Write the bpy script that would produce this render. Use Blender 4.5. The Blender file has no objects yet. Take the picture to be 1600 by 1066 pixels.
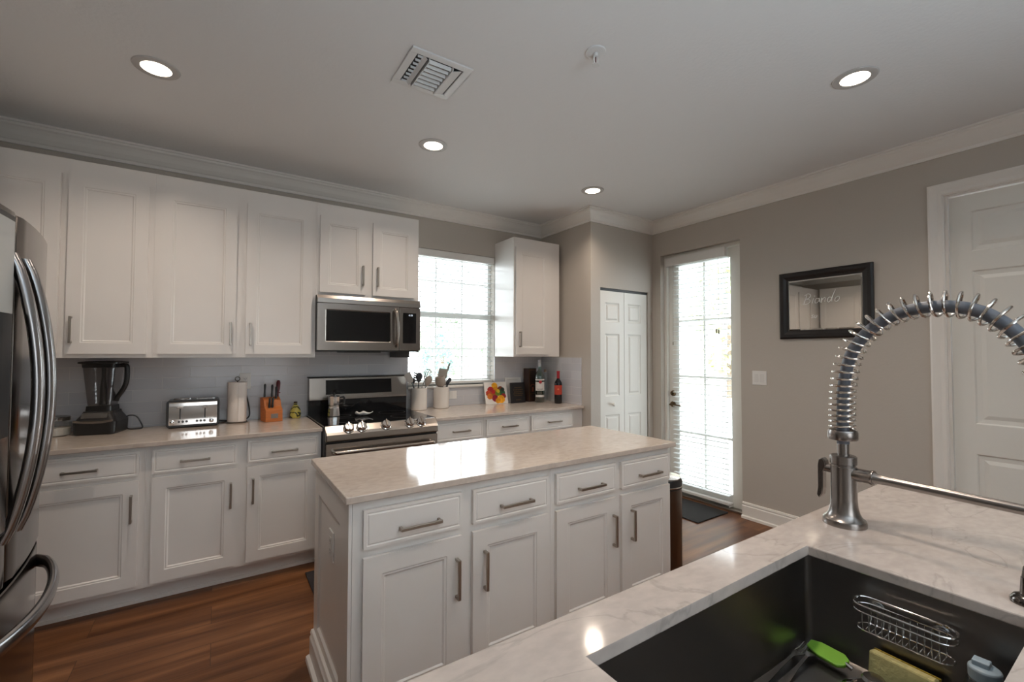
import bpy, math, random
from math import sin, cos, pi, radians as R
from mathutils import Matrix, Vector

random.seed(7)
scene = bpy.context.scene
COL = scene.collection

# ------------------------------------------------------------------ camera, sky, exposure
cam_d = bpy.data.cameras.new('camera')
cam_d.sensor_fit = 'HORIZONTAL'
cam_d.sensor_width = 36.0
cam_d.lens = 697.4455 / 1600 * 36.0
cam_d.clip_start = 0.02
cam = bpy.data.objects.new('camera', cam_d)
COL.objects.link(cam)
YAW, PITCH, ROLL, EYE = 0.5842, 0.0273, 0.0026, 1.3831
fw = Vector((sin(YAW) * cos(PITCH), cos(YAW) * cos(PITCH), sin(PITCH)))
rt = Vector((cos(YAW), -sin(YAW), 0))
up = rt.cross(fw)
rt2 = rt * cos(ROLL) + up * sin(ROLL)
up2 = -rt * sin(ROLL) + up * cos(ROLL)
m = Matrix((rt2, up2, -fw)).transposed().to_4x4()
m.translation = (0, 0, EYE)
cam.matrix_world = m
scene.camera = cam

scene.view_settings.view_transform = 'Standard'
scene.view_settings.look = 'None'
scene.view_settings.exposure = 0.0
scene.view_settings.gamma = 1.0
scene.view_settings.use_curve_mapping = False
try:
    scene.cycles.use_denoising = True
    scene.cycles.max_bounces = 10
    scene.cycles.diffuse_bounces = 6
    scene.cycles.glossy_bounces = 5
    scene.cycles.transparent_max_bounces = 24
    scene.cycles.sample_clamp_indirect = 6.0
    scene.cycles.caustics_reflective = False
    scene.cycles.caustics_refractive = False
except Exception:
    pass

SKY = 10.5
LAMP_W = 6.2
world = bpy.data.worlds.new('sky')
scene.world = world
world.use_nodes = True
bg = world.node_tree.nodes['Background']
bg.inputs[0].default_value = (0.86, 0.95, 1.0, 1)
bg.inputs[1].default_value = SKY


def portal(name, loc, rot, sx, sy):
    d = bpy.data.lights.new(name, 'AREA')
    d.shape = 'RECTANGLE'
    d.size, d.size_y = sx, sy
    d.cycles.is_portal = True
    o = bpy.data.objects.new(name, d)
    COL.objects.link(o)
    o.location, o.rotation_euler = loc, rot
    return o


def fill_light(name, loc, rot, sx, sy, w, col):
    d = bpy.data.lights.new(name, 'AREA')
    d.shape = 'RECTANGLE'
    d.size, d.size_y = sx, sy
    d.energy = w
    d.color = col
    o = bpy.data.objects.new(name, d)
    COL.objects.link(o)
    o.location, o.rotation_euler = loc, rot
    return o


portal('window_portal', (1.845, 3.99, 1.715), (R(-90), 0, 0), 0.9, 1.25)
portal('door_portal', (3.95, 2.52, 1.2), (0, R(90), 0), 2.3, 0.8)
# added fill lights before the closed rear wall; no opening is built there
REAR = fill_light('rear_fill_down', (0.40, -2.56, 1.25), (R(90 - 35), 0, 0), 1.7, 1.9, 15.0, (0.90, 0.96, 1.0))
REAR.data.spread = R(115)
REAR2 = fill_light('rear_fill_up', (0.75, -2.56, 0.9), (R(90 + 62), 0, 0), 1.9, 1.4, 80.0, (0.74, 0.90, 1.0))  # added upward fill, brightens the ceiling near the camera
REAR2.data.spread = R(100)


# ------------------------------------------------------------------ material helpers
def s2l(c):
    return tuple(((x / 255) / 12.92 if x / 255 <= 0.04045 else ((x / 255 + 0.055) / 1.055) ** 2.4) for x in c)


MATS = {}


def mat(name, col, rough=0.5, metal=0.0, noise=None, bump=None, spec=0.5, coat=0.0, stretch=(1, 1, 1), emit=None, var=0.08):
    """principled material; noise = scale of a slight colour variation, bump = (scale, strength)"""
    if name in MATS:
        return MATS[name]
    m = bpy.data.materials.new(name)
    m.use_nodes = True
    nt = m.node_tree
    b = nt.nodes['Principled BSDF']
    b.inputs['Base Color'].default_value = (*col, 1)
    b.inputs['Roughness'].default_value = rough
    b.inputs['Metallic'].default_value = metal
    b.inputs['Specular IOR Level'].default_value = spec
    b.inputs['Coat Weight'].default_value = coat
    if emit:
        b.inputs['Emission Color'].default_value = (*emit[0], 1)
        b.inputs['Emission Strength'].default_value = emit[1]
    if noise or bump:
        tc = nt.nodes.new('ShaderNodeTexCoord')
        mp = nt.nodes.new('ShaderNodeMapping')
        mp.inputs['Scale'].default_value = stretch
        nt.links.new(tc.outputs['Object'], mp.inputs['Vector'])
    if noise:
        n = nt.nodes.new('ShaderNodeTexNoise')
        n.inputs['Scale'].default_value = noise
        n.inputs['Detail'].default_value = 4
        nt.links.new(mp.outputs[0], n.inputs['Vector'])
        r = nt.nodes.new('ShaderNodeMapRange')
        r.inputs['From Min'].default_value = 0.3
        r.inputs['From Max'].default_value = 0.7
        r.inputs['To Min'].default_value = 1 - var
        r.inputs['To Max'].default_value = 1 + var
        nt.links.new(n.outputs['Fac'], r.inputs['Value'])
        v = nt.nodes.new('ShaderNodeVectorMath')
        v.operation = 'SCALE'
        v.inputs[0].default_value = col
        nt.links.new(r.outputs[0], v.inputs['Scale'])
        nt.links.new(v.outputs[0], b.inputs['Base Color'])
    if bump:
        n = nt.nodes.new('ShaderNodeTexNoise')
        n.inputs['Scale'].default_value = bump[0]
        n.inputs['Detail'].default_value = 3
        nt.links.new(mp.outputs[0], n.inputs['Vector'])
        bp = nt.nodes.new('ShaderNodeBump')
        bp.inputs['Strength'].default_value = bump[1]
        bp.inputs['Distance'].default_value = 0.004
        nt.links.new(n.outputs['Fac'], bp.inputs['Height'])
        nt.links.new(bp.outputs[0], b.inputs['Normal'])
    MATS[name] = m
    return m


def brushed(name, col, rough, axis, amount=0.03):
    """metal with fine brushed streaks along one axis"""
    m = mat(name, col, rough, 1.0)
    nt = m.node_tree
    b = nt.nodes['Principled BSDF']
    tc = nt.nodes.new('ShaderNodeTexCoord')
    mp = nt.nodes.new('ShaderNodeMapping')
    sc = [140, 140, 140]
    sc[axis] = 3
    mp.inputs['Scale'].default_value = sc
    n = nt.nodes.new('ShaderNodeTexNoise')
    n.inputs['Scale'].default_value = 1
    n.inputs['Detail'].default_value = 2
    nt.links.new(tc.outputs['Object'], mp.inputs[0])
    nt.links.new(mp.outputs[0], n.inputs['Vector'])
    r = nt.nodes.new('ShaderNodeMapRange')
    r.inputs['To Min'].default_value = max(rough - amount, 0.02)
    r.inputs['To Max'].default_value = rough + amount
    nt.links.new(n.outputs['Fac'], r.inputs['Value'])
    nt.links.new(r.outputs[0], b.inputs['Roughness'])
    return m


def thin_glass(name, tint=(1, 1, 1), refl=0.06, rough=0.0):
    if name in MATS:
        return MATS[name]
    m = bpy.data.materials.new(name)
    m.use_nodes = True
    nt = m.node_tree
    nt.nodes.clear()
    out = nt.nodes.new('ShaderNodeOutputMaterial')
    tr = nt.nodes.new('ShaderNodeBsdfTransparent')
    tr.inputs[0].default_value = (*tint, 1)
    gl = nt.nodes.new('ShaderNodeBsdfGlossy')
    gl.inputs['Roughness'].default_value = rough
    gl.inputs[0].default_value = (1, 1, 1, 1)
    lw = nt.nodes.new('ShaderNodeLayerWeight')
    lw.inputs['Blend'].default_value = 0.25
    mr = nt.nodes.new('ShaderNodeMapRange')
    mr.inputs['To Min'].default_value = refl
    mr.inputs['To Max'].default_value = 0.6
    nt.links.new(lw.outputs['Facing'], mr.inputs['Value'])
    mx = nt.nodes.new('ShaderNodeMixShader')
    nt.links.new(mr.outputs[0], mx.inputs[0])
    nt.links.new(tr.outputs[0], mx.inputs[1])
    nt.links.new(gl.outputs[0], mx.inputs[2])
    nt.links.new(mx.outputs[0], out.inputs[0])
    MATS[name] = m
    return m


def ramp(nt, stops):
    r = nt.nodes.new('ShaderNodeValToRGB')
    e = r.color_ramp.elements
    while len(e) > 1:
        e.remove(e[-1])
    e[0].position, e[0].color = stops[0][0], (*stops[0][1], 1)
    for p, c in stops[1:]:
        k = e.new(p)
        k.color = (*c, 1)
    return r


def quartz(name, base, vein, amount=0.5):
    m = mat(name, base, 0.09, 0, spec=0.75)
    nt = m.node_tree
    b = nt.nodes['Principled BSDF']
    tc = nt.nodes.new('ShaderNodeTexCoord')
    mp = nt.nodes.new('ShaderNodeMapping')
    mp.inputs['Scale'].default_value = (1, 1.8, 1)
    mp.inputs['Rotation'].default_value = (0, 0, 0.5)
    nt.links.new(tc.outputs['Object'], mp.inputs[0])
    n1 = nt.nodes.new('ShaderNodeTexNoise')
    n1.inputs['Scale'].default_value = 2.2
    n1.inputs['Detail'].default_value = 6
    n1.inputs['Distortion'].default_value = 1.4
    nt.links.new(mp.outputs[0], n1.inputs['Vector'])
    lo = tuple(x * (1 - 0.10 * amount) for x in base)
    hi = tuple(min(x * (1 + 0.06 * amount), 0.95) for x in base)
    r1 = ramp(nt, [(0.0, lo), (0.44, base), (0.49, base), (0.503, vein), (0.516, base), (0.75, hi), (1.0, lo)])
    nt.links.new(n1.outputs['Fac'], r1.inputs[0])
    n2 = nt.nodes.new('ShaderNodeTexNoise')
    n2.inputs['Scale'].default_value = 26
    n2.inputs['Detail'].default_value = 5
    nt.links.new(mp.outputs[0], n2.inputs['Vector'])
    mr = nt.nodes.new('ShaderNodeMapRange')
    mr.inputs['From Min'].default_value = 0.35
    mr.inputs['From Max'].default_value = 0.65
    mr.inputs['To Min'].default_value = 0.93
    mr.inputs['To Max'].default_value = 1.05
    nt.links.new(n2.outputs['Fac'], mr.inputs['Value'])
    v = nt.nodes.new('ShaderNodeVectorMath')
    v.operation = 'SCALE'
    nt.links.new(r1.outputs[0], v.inputs[0])
    nt.links.new(mr.outputs[0], v.inputs['Scale'])
    nt.links.new(v.outputs[0], b.inputs['Base Color'])
    return m


def tile(name, plane):
    m = mat(name, (0.60, 0.60, 0.62), 0.12, 0)
    nt = m.node_tree
    b = nt.nodes['Principled BSDF']
    tc = nt.nodes.new('ShaderNodeTexCoord')
    sp = nt.nodes.new('ShaderNodeSeparateXYZ')
    cb = nt.nodes.new('ShaderNodeCombineXYZ')
    nt.links.new(tc.outputs['Object'], sp.inputs[0])
    nt.links.new(sp.outputs[0 if plane == 'xz' else 1], cb.inputs[0])
    nt.links.new(sp.outputs[2], cb.inputs[1])
    bt = nt.nodes.new('ShaderNodeTexBrick')
    bt.inputs['Scale'].default_value = 1
    bt.inputs['Brick Width'].default_value = 0.30
    bt.inputs['Row Height'].default_value = 0.0757
    bt.inputs['Mortar Size'].default_value = 0.0016
    bt.inputs['Mortar Smooth'].default_value = 0.3
    bt.inputs['Color1'].default_value = (0.55, 0.55, 0.58, 1)
    bt.inputs['Color2'].default_value = (0.60, 0.60, 0.625, 1)
    bt.inputs['Mortar'].default_value = (0.70, 0.69, 0.68, 1)
    nt.links.new(cb.outputs[0], bt.inputs['Vector'])
    nt.links.new(bt.outputs['Color'], b.inputs['Base Color'])
    bp = nt.nodes.new('ShaderNodeBump')
    bp.invert = True
    bp.inputs['Strength'].default_value = 0.6
    bp.inputs['Distance'].default_value = 0.002
    nt.links.new(bt.outputs['Fac'], bp.inputs['Height'])
    nt.links.new(bp.outputs[0], b.inputs['Normal'])
    return m


def wood_floor(name):
    m = mat(name, (0.3, 0.14, 0.06), 0.40, 0, spec=0.3)
    nt = m.node_tree
    b = nt.nodes['Principled BSDF']
    tc = nt.nodes.new('ShaderNodeTexCoord')
    bt = nt.nodes.new('ShaderNodeTexBrick')
    bt.offset = 0.37
    bt.inputs['Scale'].default_value = 1
    bt.inputs['Brick Width'].default_value = 1.35
    bt.inputs['Row Height'].default_value = 0.185
    bt.inputs['Mortar Size'].default_value = 0.0012
    bt.inputs['Bias'].default_value = 0.0
    bt.inputs['Color1'].default_value = (0.0, 0.0, 0.0, 1)
    bt.inputs['Color2'].default_value = (1, 1, 1, 1)
    bt.inputs['Mortar'].default_value = (0.5, 0.5, 0.5, 1)
    nt.links.new(tc.outputs['Object'], bt.inputs['Vector'])
    # per plank offset of the grain
    ad = nt.nodes.new('ShaderNodeVectorMath')
    ad.operation = 'MULTIPLY_ADD'
    nt.links.new(bt.outputs['Color'], ad.inputs[0])
    ad.inputs[1].default_value = (13.0, 5.0, 0)
    nt.links.new(tc.outputs['Object'], ad.inputs[2])
    mp = nt.nodes.new('ShaderNodeMapping')
    mp.inputs['Scale'].default_value = (0.55, 7.5, 1)
    nt.links.new(ad.outputs[0], mp.inputs[0])
    n = nt.nodes.new('ShaderNodeTexNoise')
    n.inputs['Scale'].default_value = 1.6
    n.inputs['Detail'].default_value = 5
    n.inputs['Distortion'].default_value = 0.5
    nt.links.new(mp.outputs[0], n.inputs['Vector'])
    rp = ramp(nt, [(0.25, (0.060, 0.020, 0.0075)), (0.45, (0.125, 0.047, 0.017)), (0.58, (0.185, 0.076, 0.029)), (0.75, (0.29, 0.130, 0.054))])
    nt.links.new(n.outputs['Fac'], rp.inputs[0])
    mp2 = nt.nodes.new('ShaderNodeMapping')
    mp2.inputs['Scale'].default_value = (4, 90, 1)
    nt.links.new(tc.outputs['Object'], mp2.inputs[0])
    n2 = nt.nodes.new('ShaderNodeTexNoise')
    n2.inputs['Scale'].default_value = 1.5
    nt.links.new(mp2.outputs[0], n2.inputs['Vector'])
    mr = nt.nodes.new('ShaderNodeMapRange')
    mr.inputs['To Min'].default_value = 0.75
    mr.inputs['To Max'].default_value = 1.25
    nt.links.new(n2.outputs['Fac'], mr.inputs['Value'])
    sc = nt.nodes.new('ShaderNodeVectorMath')
    sc.operation = 'SCALE'
    nt.links.new(rp.outputs[0], sc.inputs[0])
    nt.links.new(mr.outputs[0], sc.inputs['Scale'])
    # joint lines
    mx = nt.nodes.new('ShaderNodeMixRGB')
    nt.links.new(bt.outputs['Fac'], mx.inputs[0])
    nt.links.new(sc.outputs[0], mx.inputs[1])
    mx.inputs[2].default_value = (0.05, 0.022, 0.012, 1)
    nt.links.new(mx.outputs[0], b.inputs['Base Color'])
    bp = nt.nodes.new('ShaderNodeBump')
    bp.inputs['Strength'].default_value = 0.25
    bp.inputs['Distance'].default_value = 0.002
    nt.links.new(n2.outputs['Fac'], bp.inputs['Height'])
    nt.links.new(bp.outputs[0], b.inputs['Normal'])
    return m


def slat_mat(name):
    m = mat(name, (0.80, 0.82, 0.82), 0.5)
    nt = m.node_tree
    b = nt.nodes['Principled BSDF']
    out = nt.nodes['Material Output']
    t = nt.nodes.new('ShaderNodeBsdfTranslucent')
    t.inputs[0].default_value = (0.8, 0.84, 0.84, 1)
    mx = nt.nodes.new('ShaderNodeMixShader')
    mx.inputs[0].default_value = 0.25
    nt.links.new(b.outputs[0], mx.inputs[1])
    nt.links.new(t.outputs[0], mx.inputs[2])
    nt.links.new(mx.outputs[0], out.inputs[0])
    return m


CAB = mat('white_cabinet_paint', (0.80, 0.765, 0.735), 0.30, noise=3, var=0.015)
TRIMP = mat('trim_paint', (0.80, 0.765, 0.72), 0.32, noise=3, var=0.015)
CEILP = mat('ceiling_paint', (0.76, 0.75, 0.745), 0.75, bump=(55, 0.28))
WALLP = mat('wall_paint', (0.50, 0.455, 0.405), 0.6, bump=(70, 0.18))
DOORP = mat('door_paint', (0.78, 0.76, 0.71), 0.38, noise=2, var=0.015)
TILE_B = tile('backsplash_tile', 'xz')
TILE_S = tile('backsplash_tile_side', 'yz')
FLOORM = wood_floor('wood_plank_floor')
QTZ = quartz('beige_quartz', (0.59, 0.505, 0.44), (0.535, 0.455, 0.395), 0.6)
QTZ_P = quartz('pale_quartz', (0.55, 0.475, 0.43), (0.46, 0.40, 0.36), 1.0)
NICKEL = brushed('brushed_nickel', (0.40, 0.355, 0.31), 0.34, 2, 0.03)
STEEL = brushed('stainless_steel', (0.36, 0.32, 0.288), 0.25, 0)
STEEL_D = brushed('dark_stainless_steel', (0.14, 0.125, 0.115), 0.15, 2, 0.03)
STEEL_S = brushed('sink_steel', (0.26, 0.245, 0.235), 0.30, 0, 0.03)
STEEL_H = mat('handle_steel', (0.36, 0.35, 0.355), 0.22, 1.0)
CHROME = mat('chrome', (0.75, 0.72, 0.70), 0.08, 1.0)
FAUCETM = mat('faucet_steel', (0.31, 0.285, 0.27), 0.27, 1.0)
BLACKG = mat('black_glass', (0.008, 0.008, 0.009), 0.06)
BLACKP = mat('black_plastic', (0.016, 0.015, 0.015), 0.32)
DARKF = mat('black_frame_wood', (0.014, 0.012, 0.012), 0.3)
WHITEP = mat('white_plastic', (0.78, 0.76, 0.73), 0.35)
SLAT = slat_mat('blind_slat')
GLASS = thin_glass('window_glass')
JAR = thin_glass('clear_glass', (0.93, 0.95, 0.95), 0.07)
MIRROR = mat('mirror_silver', (0.66, 0.645, 0.61), 0.015, 1.0)
BRONZE = mat('aged_bronze', (0.16, 0.105, 0.06), 0.35, 1.0)


# ------------------------------------------------------------------ mesh builder
BASE = {}


class MB:
    def __init__(s, T=None):
        s.v, s.f, s.sm, s.T = [], [], [], T

    def add(s, vs, fs, smooth=False):
        o = len(s.v)
        s.v += [Vector(p) for p in vs] if s.T is None else [s.T @ Vector(p) for p in vs]
        s.f += [tuple(i + o for i in f) for f in fs]
        s.sm += [smooth] * len(fs)
        return s

    def box(s, x0, x1, y0, y1, z0, z1):
        return s.add([(x0, y0, z0), (x1, y0, z0), (x1, y1, z0), (x0, y1, z0), (x0, y0, z1), (x1, y0, z1), (x1, y1, z1), (x0, y1, z1)],
                     [(3, 2, 1, 0), (4, 5, 6, 7), (0, 1, 5, 4), (1, 2, 6, 5), (2, 3, 7, 6), (3, 0, 4, 7)])

    def lathe(s, prof, c=(0, 0, 0), seg=28, axis='z', smooth=True, sx=1.0, sy=1.0):
        vs, fs = [], []
        c = Vector(c)
        n = len(prof)
        for r, h in prof:
            for k in range(seg):
                a = 2 * pi * k / seg
                p = (r * cos(a) * sx, r * sin(a) * sy, h)
                if axis == 'x':
                    p = (p[2], p[0], p[1])
                elif axis == 'y':
                    p = (p[1], p[2], p[0])
                vs.append(c + Vector(p))
        for i in range(n - 1):
            for k in range(seg):
                k2 = (k + 1) % seg
                fs.append((i * seg + k, i * seg + k2, (i + 1) * seg + k2, (i + 1) * seg + k))
        ring_ = prof[0] == prof[-1]
        if prof[0][0] > 1e-6 and not ring_:
            fs.append(tuple(range(seg))[::-1])
        if prof[-1][0] > 1e-6 and not ring_:
            fs.append(tuple((n - 1) * seg + k for k in range(seg)))
        s.add(vs, fs, smooth)
        return s

    def tube(s, path, r, seg=8, closed=False, caps=True, flat=None):
        P = [Vector(p) for p in path]
        n = len(P)
        rr = r if isinstance(r, (list, tuple)) else [r] * n
        vs, fs = [], []
        nv = None
        for i in range(n):
            a = P[(i - 1) % n] if (closed or i > 0) else P[i]
            b = P[(i + 1) % n] if (closed or i < n - 1) else P[i]
            t = (b - a).normalized()
            if nv is None:
                nv = t.orthogonal().normalized() if flat is None else Vector(flat)
            nv = (nv - t * nv.dot(t)).normalized()
            bv = t.cross(nv)
            for k in range(seg):
                an = 2 * pi * k / seg
                vs.append(P[i] + (nv * cos(an) + bv * sin(an)) * rr[i])
        m = n if closed else n - 1
        for i in range(m):
            j = (i + 1) % n
            for k in range(seg):
                k2 = (k + 1) % seg
                fs.append((i * seg + k, i * seg + k2, j * seg + k2, j * seg + k))
        if caps and not closed:
            fs.append(tuple(range(seg))[::-1])
            fs.append(tuple((n - 1) * seg + k for k in range(seg)))
        s.add(vs, fs, True)
        return s

    def prism(s, poly, fn, a, b, smooth=False):
        """extrude 2-D polygon between depths a and b; fn(p, q, depth) -> xyz"""
        n = len(poly)
        vs = [fn(p, q, a) for p, q in poly] + [fn(p, q, b) for p, q in poly]
        fs = [tuple(range(n))[::-1], tuple(range(n, 2 * n))]
        s.add(vs, fs, False)
        s.add(vs, [(i, (i + 1) % n, n + (i + 1) % n, n + i) for i in range(n)], smooth)
        return s

    def sweep(s, path, prof, fn, closed=False):
        """mitred sweep of profile (offset, height) along axis-aligned 2-D path; room side to the left"""
        n = len(path)
        P = [Vector(p) for p in path]
        vs = []
        for i in range(n):
            ns = []
            for a, b in (((i - 1) % n, i), (i, (i + 1) % n)):
                if not closed and (a > b and i == 0 or b < a and i == n - 1):
                    continue
                d = (P[b] - P[a]).normalized()
                ns.append(Vector((-d.y, d.x)))
            if len(ns) == 2 and (ns[0] - ns[1]).length > 1e-4:
                mv = (ns[0] + ns[1]) / (1 + ns[0].dot(ns[1]))
            else:
                mv = ns[0]
            for o, h in prof:
                q = P[i] + mv * o
                vs.append(fn(q.x, q.y, h))
        k = len(prof)
        fs = []
        for i in range(n if closed else n - 1):
            j = (i + 1) % n
            for q in range(k):
                q2 = (q + 1) % k
                fs.append((i * k + q, j * k + q, j * k + q2, i * k + q2))
        if not closed:
            fs.append(tuple(range(k)))
            fs.append(tuple((n - 1) * k + q for q in range(k))[::-1])
        return s.add(vs, fs)

    def slab(s, fn, a0, a1, c0, c1, d0, d1, panels=(), loops=((0, 0),)):
        """board in the a-c plane between depths d0 (back) and d1 (front); every panel on the front gets nested loops (inset, depth)"""
        A = sorted({a0, a1, *[q for p in panels for q in p[:2]]})
        C = sorted({c0, c1, *[q for p in panels for q in p[2:]]})
        P = {tuple(round(x, 5) for x in p) for p in panels}
        def quad(pts):
            s.add([fn(*p) for p in pts], [(0, 1, 2, 3)])
        for i in range(len(A) - 1):
            for j in range(len(C) - 1):
                x0, x1, z0, z1 = A[i], A[i + 1], C[j], C[j + 1]
                if tuple(round(x, 5) for x in (x0, x1, z0, z1)) in P:
                    prev = None
                    for ins, dep in loops:
                        cur = [(x0 + ins, d1 + dep, z0 + ins), (x1 - ins, d1 + dep, z0 + ins), (x1 - ins, d1 + dep, z1 - ins), (x0 + ins, d1 + dep, z1 - ins)]
                        if prev:
                            for k in range(4):
                                quad([prev[k], prev[(k + 1) % 4], cur[(k + 1) % 4], cur[k]])
                        prev = cur
                    quad(prev)
                else:
                    quad([(x0, d1, z0), (x1, d1, z0), (x1, d1, z1), (x0, d1, z1)])
        quad([(a0, d0, c0), (a0, d0, c1), (a1, d0, c1), (a1, d0, c0)])
        quad([(a0, d0, c0), (a1, d0, c0), (a1, d1, c0), (a0, d1, c0)])
        quad([(a0, d0, c1), (a0, d1, c1), (a1, d1, c1), (a1, d0, c1)])
        quad([(a0, d0, c0), (a0, d1, c0), (a0, d1, c1), (a0, d0, c1)])
        quad([(a1, d0, c0), (a1, d0, c1), (a1, d1, c1), (a1, d1, c0)])
        return s

    def build(s, name, m, parent=None, bevel=0, loc=None, label=None, keep=False):
        base = Vector(BASE.get(parent.name, (0, 0, 0))) if parent is not None else Vector(loc or (0, 0, 0))
        me = bpy.data.meshes.new(name)
        me.from_pydata([tuple(p - base) for p in s.v], [], s.f)
        me.polygons.foreach_set('use_smooth', s.sm)
        import bmesh
        bm = bmesh.new()
        bm.from_mesh(me)
        bmesh.ops.remove_doubles(bm, verts=bm.verts, dist=1e-6)
        if not keep:
            bmesh.ops.recalc_face_normals(bm, faces=bm.faces)
        for e in bm.edges:
            if len(e.link_faces) == 2 and e.calc_face_angle(0) > R(38):
                e.smooth = False
        bm.to_mesh(me)
        bm.free()
        me.materials.append(m)
        o = bpy.data.objects.new(name, me)
        COL.objects.link(o)
        if parent is not None:
            o.parent = parent
            o.location = (0, 0, 0)
        else:
            o.location = base
        BASE[o.name] = tuple(base)
        if bevel:
            bv = o.modifiers.new('bevel', 'BEVEL')
            bv.width = bevel
            bv.segments = 2
            bv.limit_method = 'ANGLE'
            bv.angle_limit = R(40)
        if label:
            o['label'] = label
        return o


def tag(o, label, cat, group=None, kind=None):
    o['label'] = label
    o['category'] = cat
    if group:
        o['group'] = group
    if kind:
        o['kind'] = kind
    return o


def thing(name, label, cat, loc, group=None):
    o = bpy.data.objects.new(name, None)
    o.empty_display_size = 0.05
    COL.objects.link(o)
    o.location = loc
    BASE[o.name] = tuple(loc)
    return tag(o, label, cat, group)


def struct(name, mb, m, label=None, cat=None, bevel=0):
    o = mb.build(name, m, bevel=bevel)
    o['kind'] = 'structure'
    if label:
        o['label'] = label
    if cat:
        o['category'] = cat
    return o


def copy_thing(o, loc, label, group=None):
    c = o.copy()
    COL.objects.link(c)
    c.location = loc
    c['label'] = label
    if group:
        c['group'] = group
    def kids(a, b):
        for ch in list(a.children):
            k = ch.copy()
            COL.objects.link(k)
            k.parent = b
            kids(ch, k)
    kids(o, c)
    BASE[c.name] = tuple(loc)
    return c


def text_mesh(string, size, fn, shear=0.0):
    """flat lettering as faces: fn(x, y) -> xyz; x centred"""
    cu = bpy.data.curves.new('lettering', 'FONT')
    cu.body = string
    cu.size = size
    cu.align_x = 'CENTER'
    cu.shear = shear
    cu.resolution_u = 3
    ob = bpy.data.objects.new('lettering', cu)
    COL.objects.link(ob)
    dg = bpy.context.evaluated_depsgraph_get()
    me = ob.evaluated_get(dg).to_mesh()
    vs = [fn(v.co.x, v.co.y) for v in me.vertices]
    fs = [tuple(p.vertices) for p in me.polygons]
    ob.evaluated_get(dg).to_mesh_clear()
    bpy.data.objects.remove(ob)
    bpy.data.curves.remove(cu)
    return vs, fs


def arc(cx, cy, r, a0, a1, n=8):
    return [(cx + r * cos(R(a0 + (a1 - a0) * i / n)), cy + r * sin(R(a0 + (a1 - a0) * i / n))) for i in range(n + 1)]


def rrect(x0, x1, y0, y1, r, n=5):
    return arc(x1 - r, y1 - r, r, 0, 90, n) + arc(x0 + r, y1 - r, r, 90, 180, n) + arc(x0 + r, y0 + r, r, 180, 270, n) + arc(x1 - r, y0 + r, r, 270, 360, n)


def spline(pts, n=8):
    P = [Vector(p) for p in pts]
    out = []
    for i in range(len(P) - 1):
        p0, p1, p2, p3 = P[max(i - 1, 0)], P[i], P[i + 1], P[min(i + 2, len(P) - 1)]
        for k in range(n):
            t = k / n
            out.append(0.5 * ((2 * p1) + (p2 - p0) * t + (2 * p0 - 5 * p1 + 4 * p2 - p3) * t * t + (3 * p1 - p0 - 3 * p2 + p3) * t ** 3))
    out.append(P[-1])
    return out


# ------------------------------------------------------------------ the room
XL, XR, YB, YREAR, H = -1.30, 3.75, 3.793, -3.2, 2.73
XP, YP = 2.885, 3.04          # pantry bump-out corner
CT, ST = 0.8937, 0.025        # counter top height, slab thickness
TOP = CT - ST                 # cabinet top
YC = 3.1217                   # front edge of the back counter
YF = 3.157                    # face of the back base cabinets
YU = 3.453                    # face of the upper cabinets
ZU0, ZU1 = 1.3494, 2.474

struct('floor', MB().box(XL - 0.2, XR + 0.2, YREAR - 0.2, YB + 0.2, -0.12, 0.0), FLOORM)
struct('ceiling', MB().box(XL - 0.2, XR + 0.2, YREAR - 0.2, YB + 0.2, H, H + 0.12), CEILP)
WX0, WX1, WZ0, WZ1 = 1.40, 2.296, 1.085, 2.335
w = MB()
w.box(XL - 0.2, WX0, YB, YB + 0.16, 0, H).box(WX1, XR + 0.2, YB, YB + 0.16, 0, H)
w.box(WX0, WX1, YB, YB + 0.16, 0, WZ0).box(WX0, WX1, YB, YB + 0.16, WZ1, H)
struct('wall_back', w, WALLP)
DY0, DY1, DZ = 2.112, 2.938, 2.375      # garden door opening
SY0, SY1, SZ = -0.02, 0.812, 2.365      # six panel door opening
w = MB()
w.box(XR, XR + 0.16, DY1, YB, 0, H).box(XR, XR + 0.16, SY1, DY0, 0, H).box(XR, XR + 0.16, YREAR, SY0, 0, H)
w.box(XR, XR + 0.16, DY0, DY1, DZ, H).box(XR, XR + 0.16, SY0, SY1, SZ, H)
struct('wall_right', w, WALLP)
struct('wall_left', MB().box(XL - 0.16, XL, YREAR, YB, 0, H), WALLP)
w = MB()
w.box(XL, XR, YREAR - 0.16, YREAR, 0, H)
struct('wall_rear', w, WALLP)
PX0, PX1, PZ = 3.006, 3.680, 2.008
w = MB()
w.box(XP, XP + 0.09, YP, YB, 0, H)
w.box(XP + 0.09, PX0, YP, YP + 0.09, 0, H).box(PX1, XR, YP, YP + 0.09, 0, H).box(PX0, PX1, YP, YP + 0.09, PZ, H)
struct('wall_pantry', w, WALLP)

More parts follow.
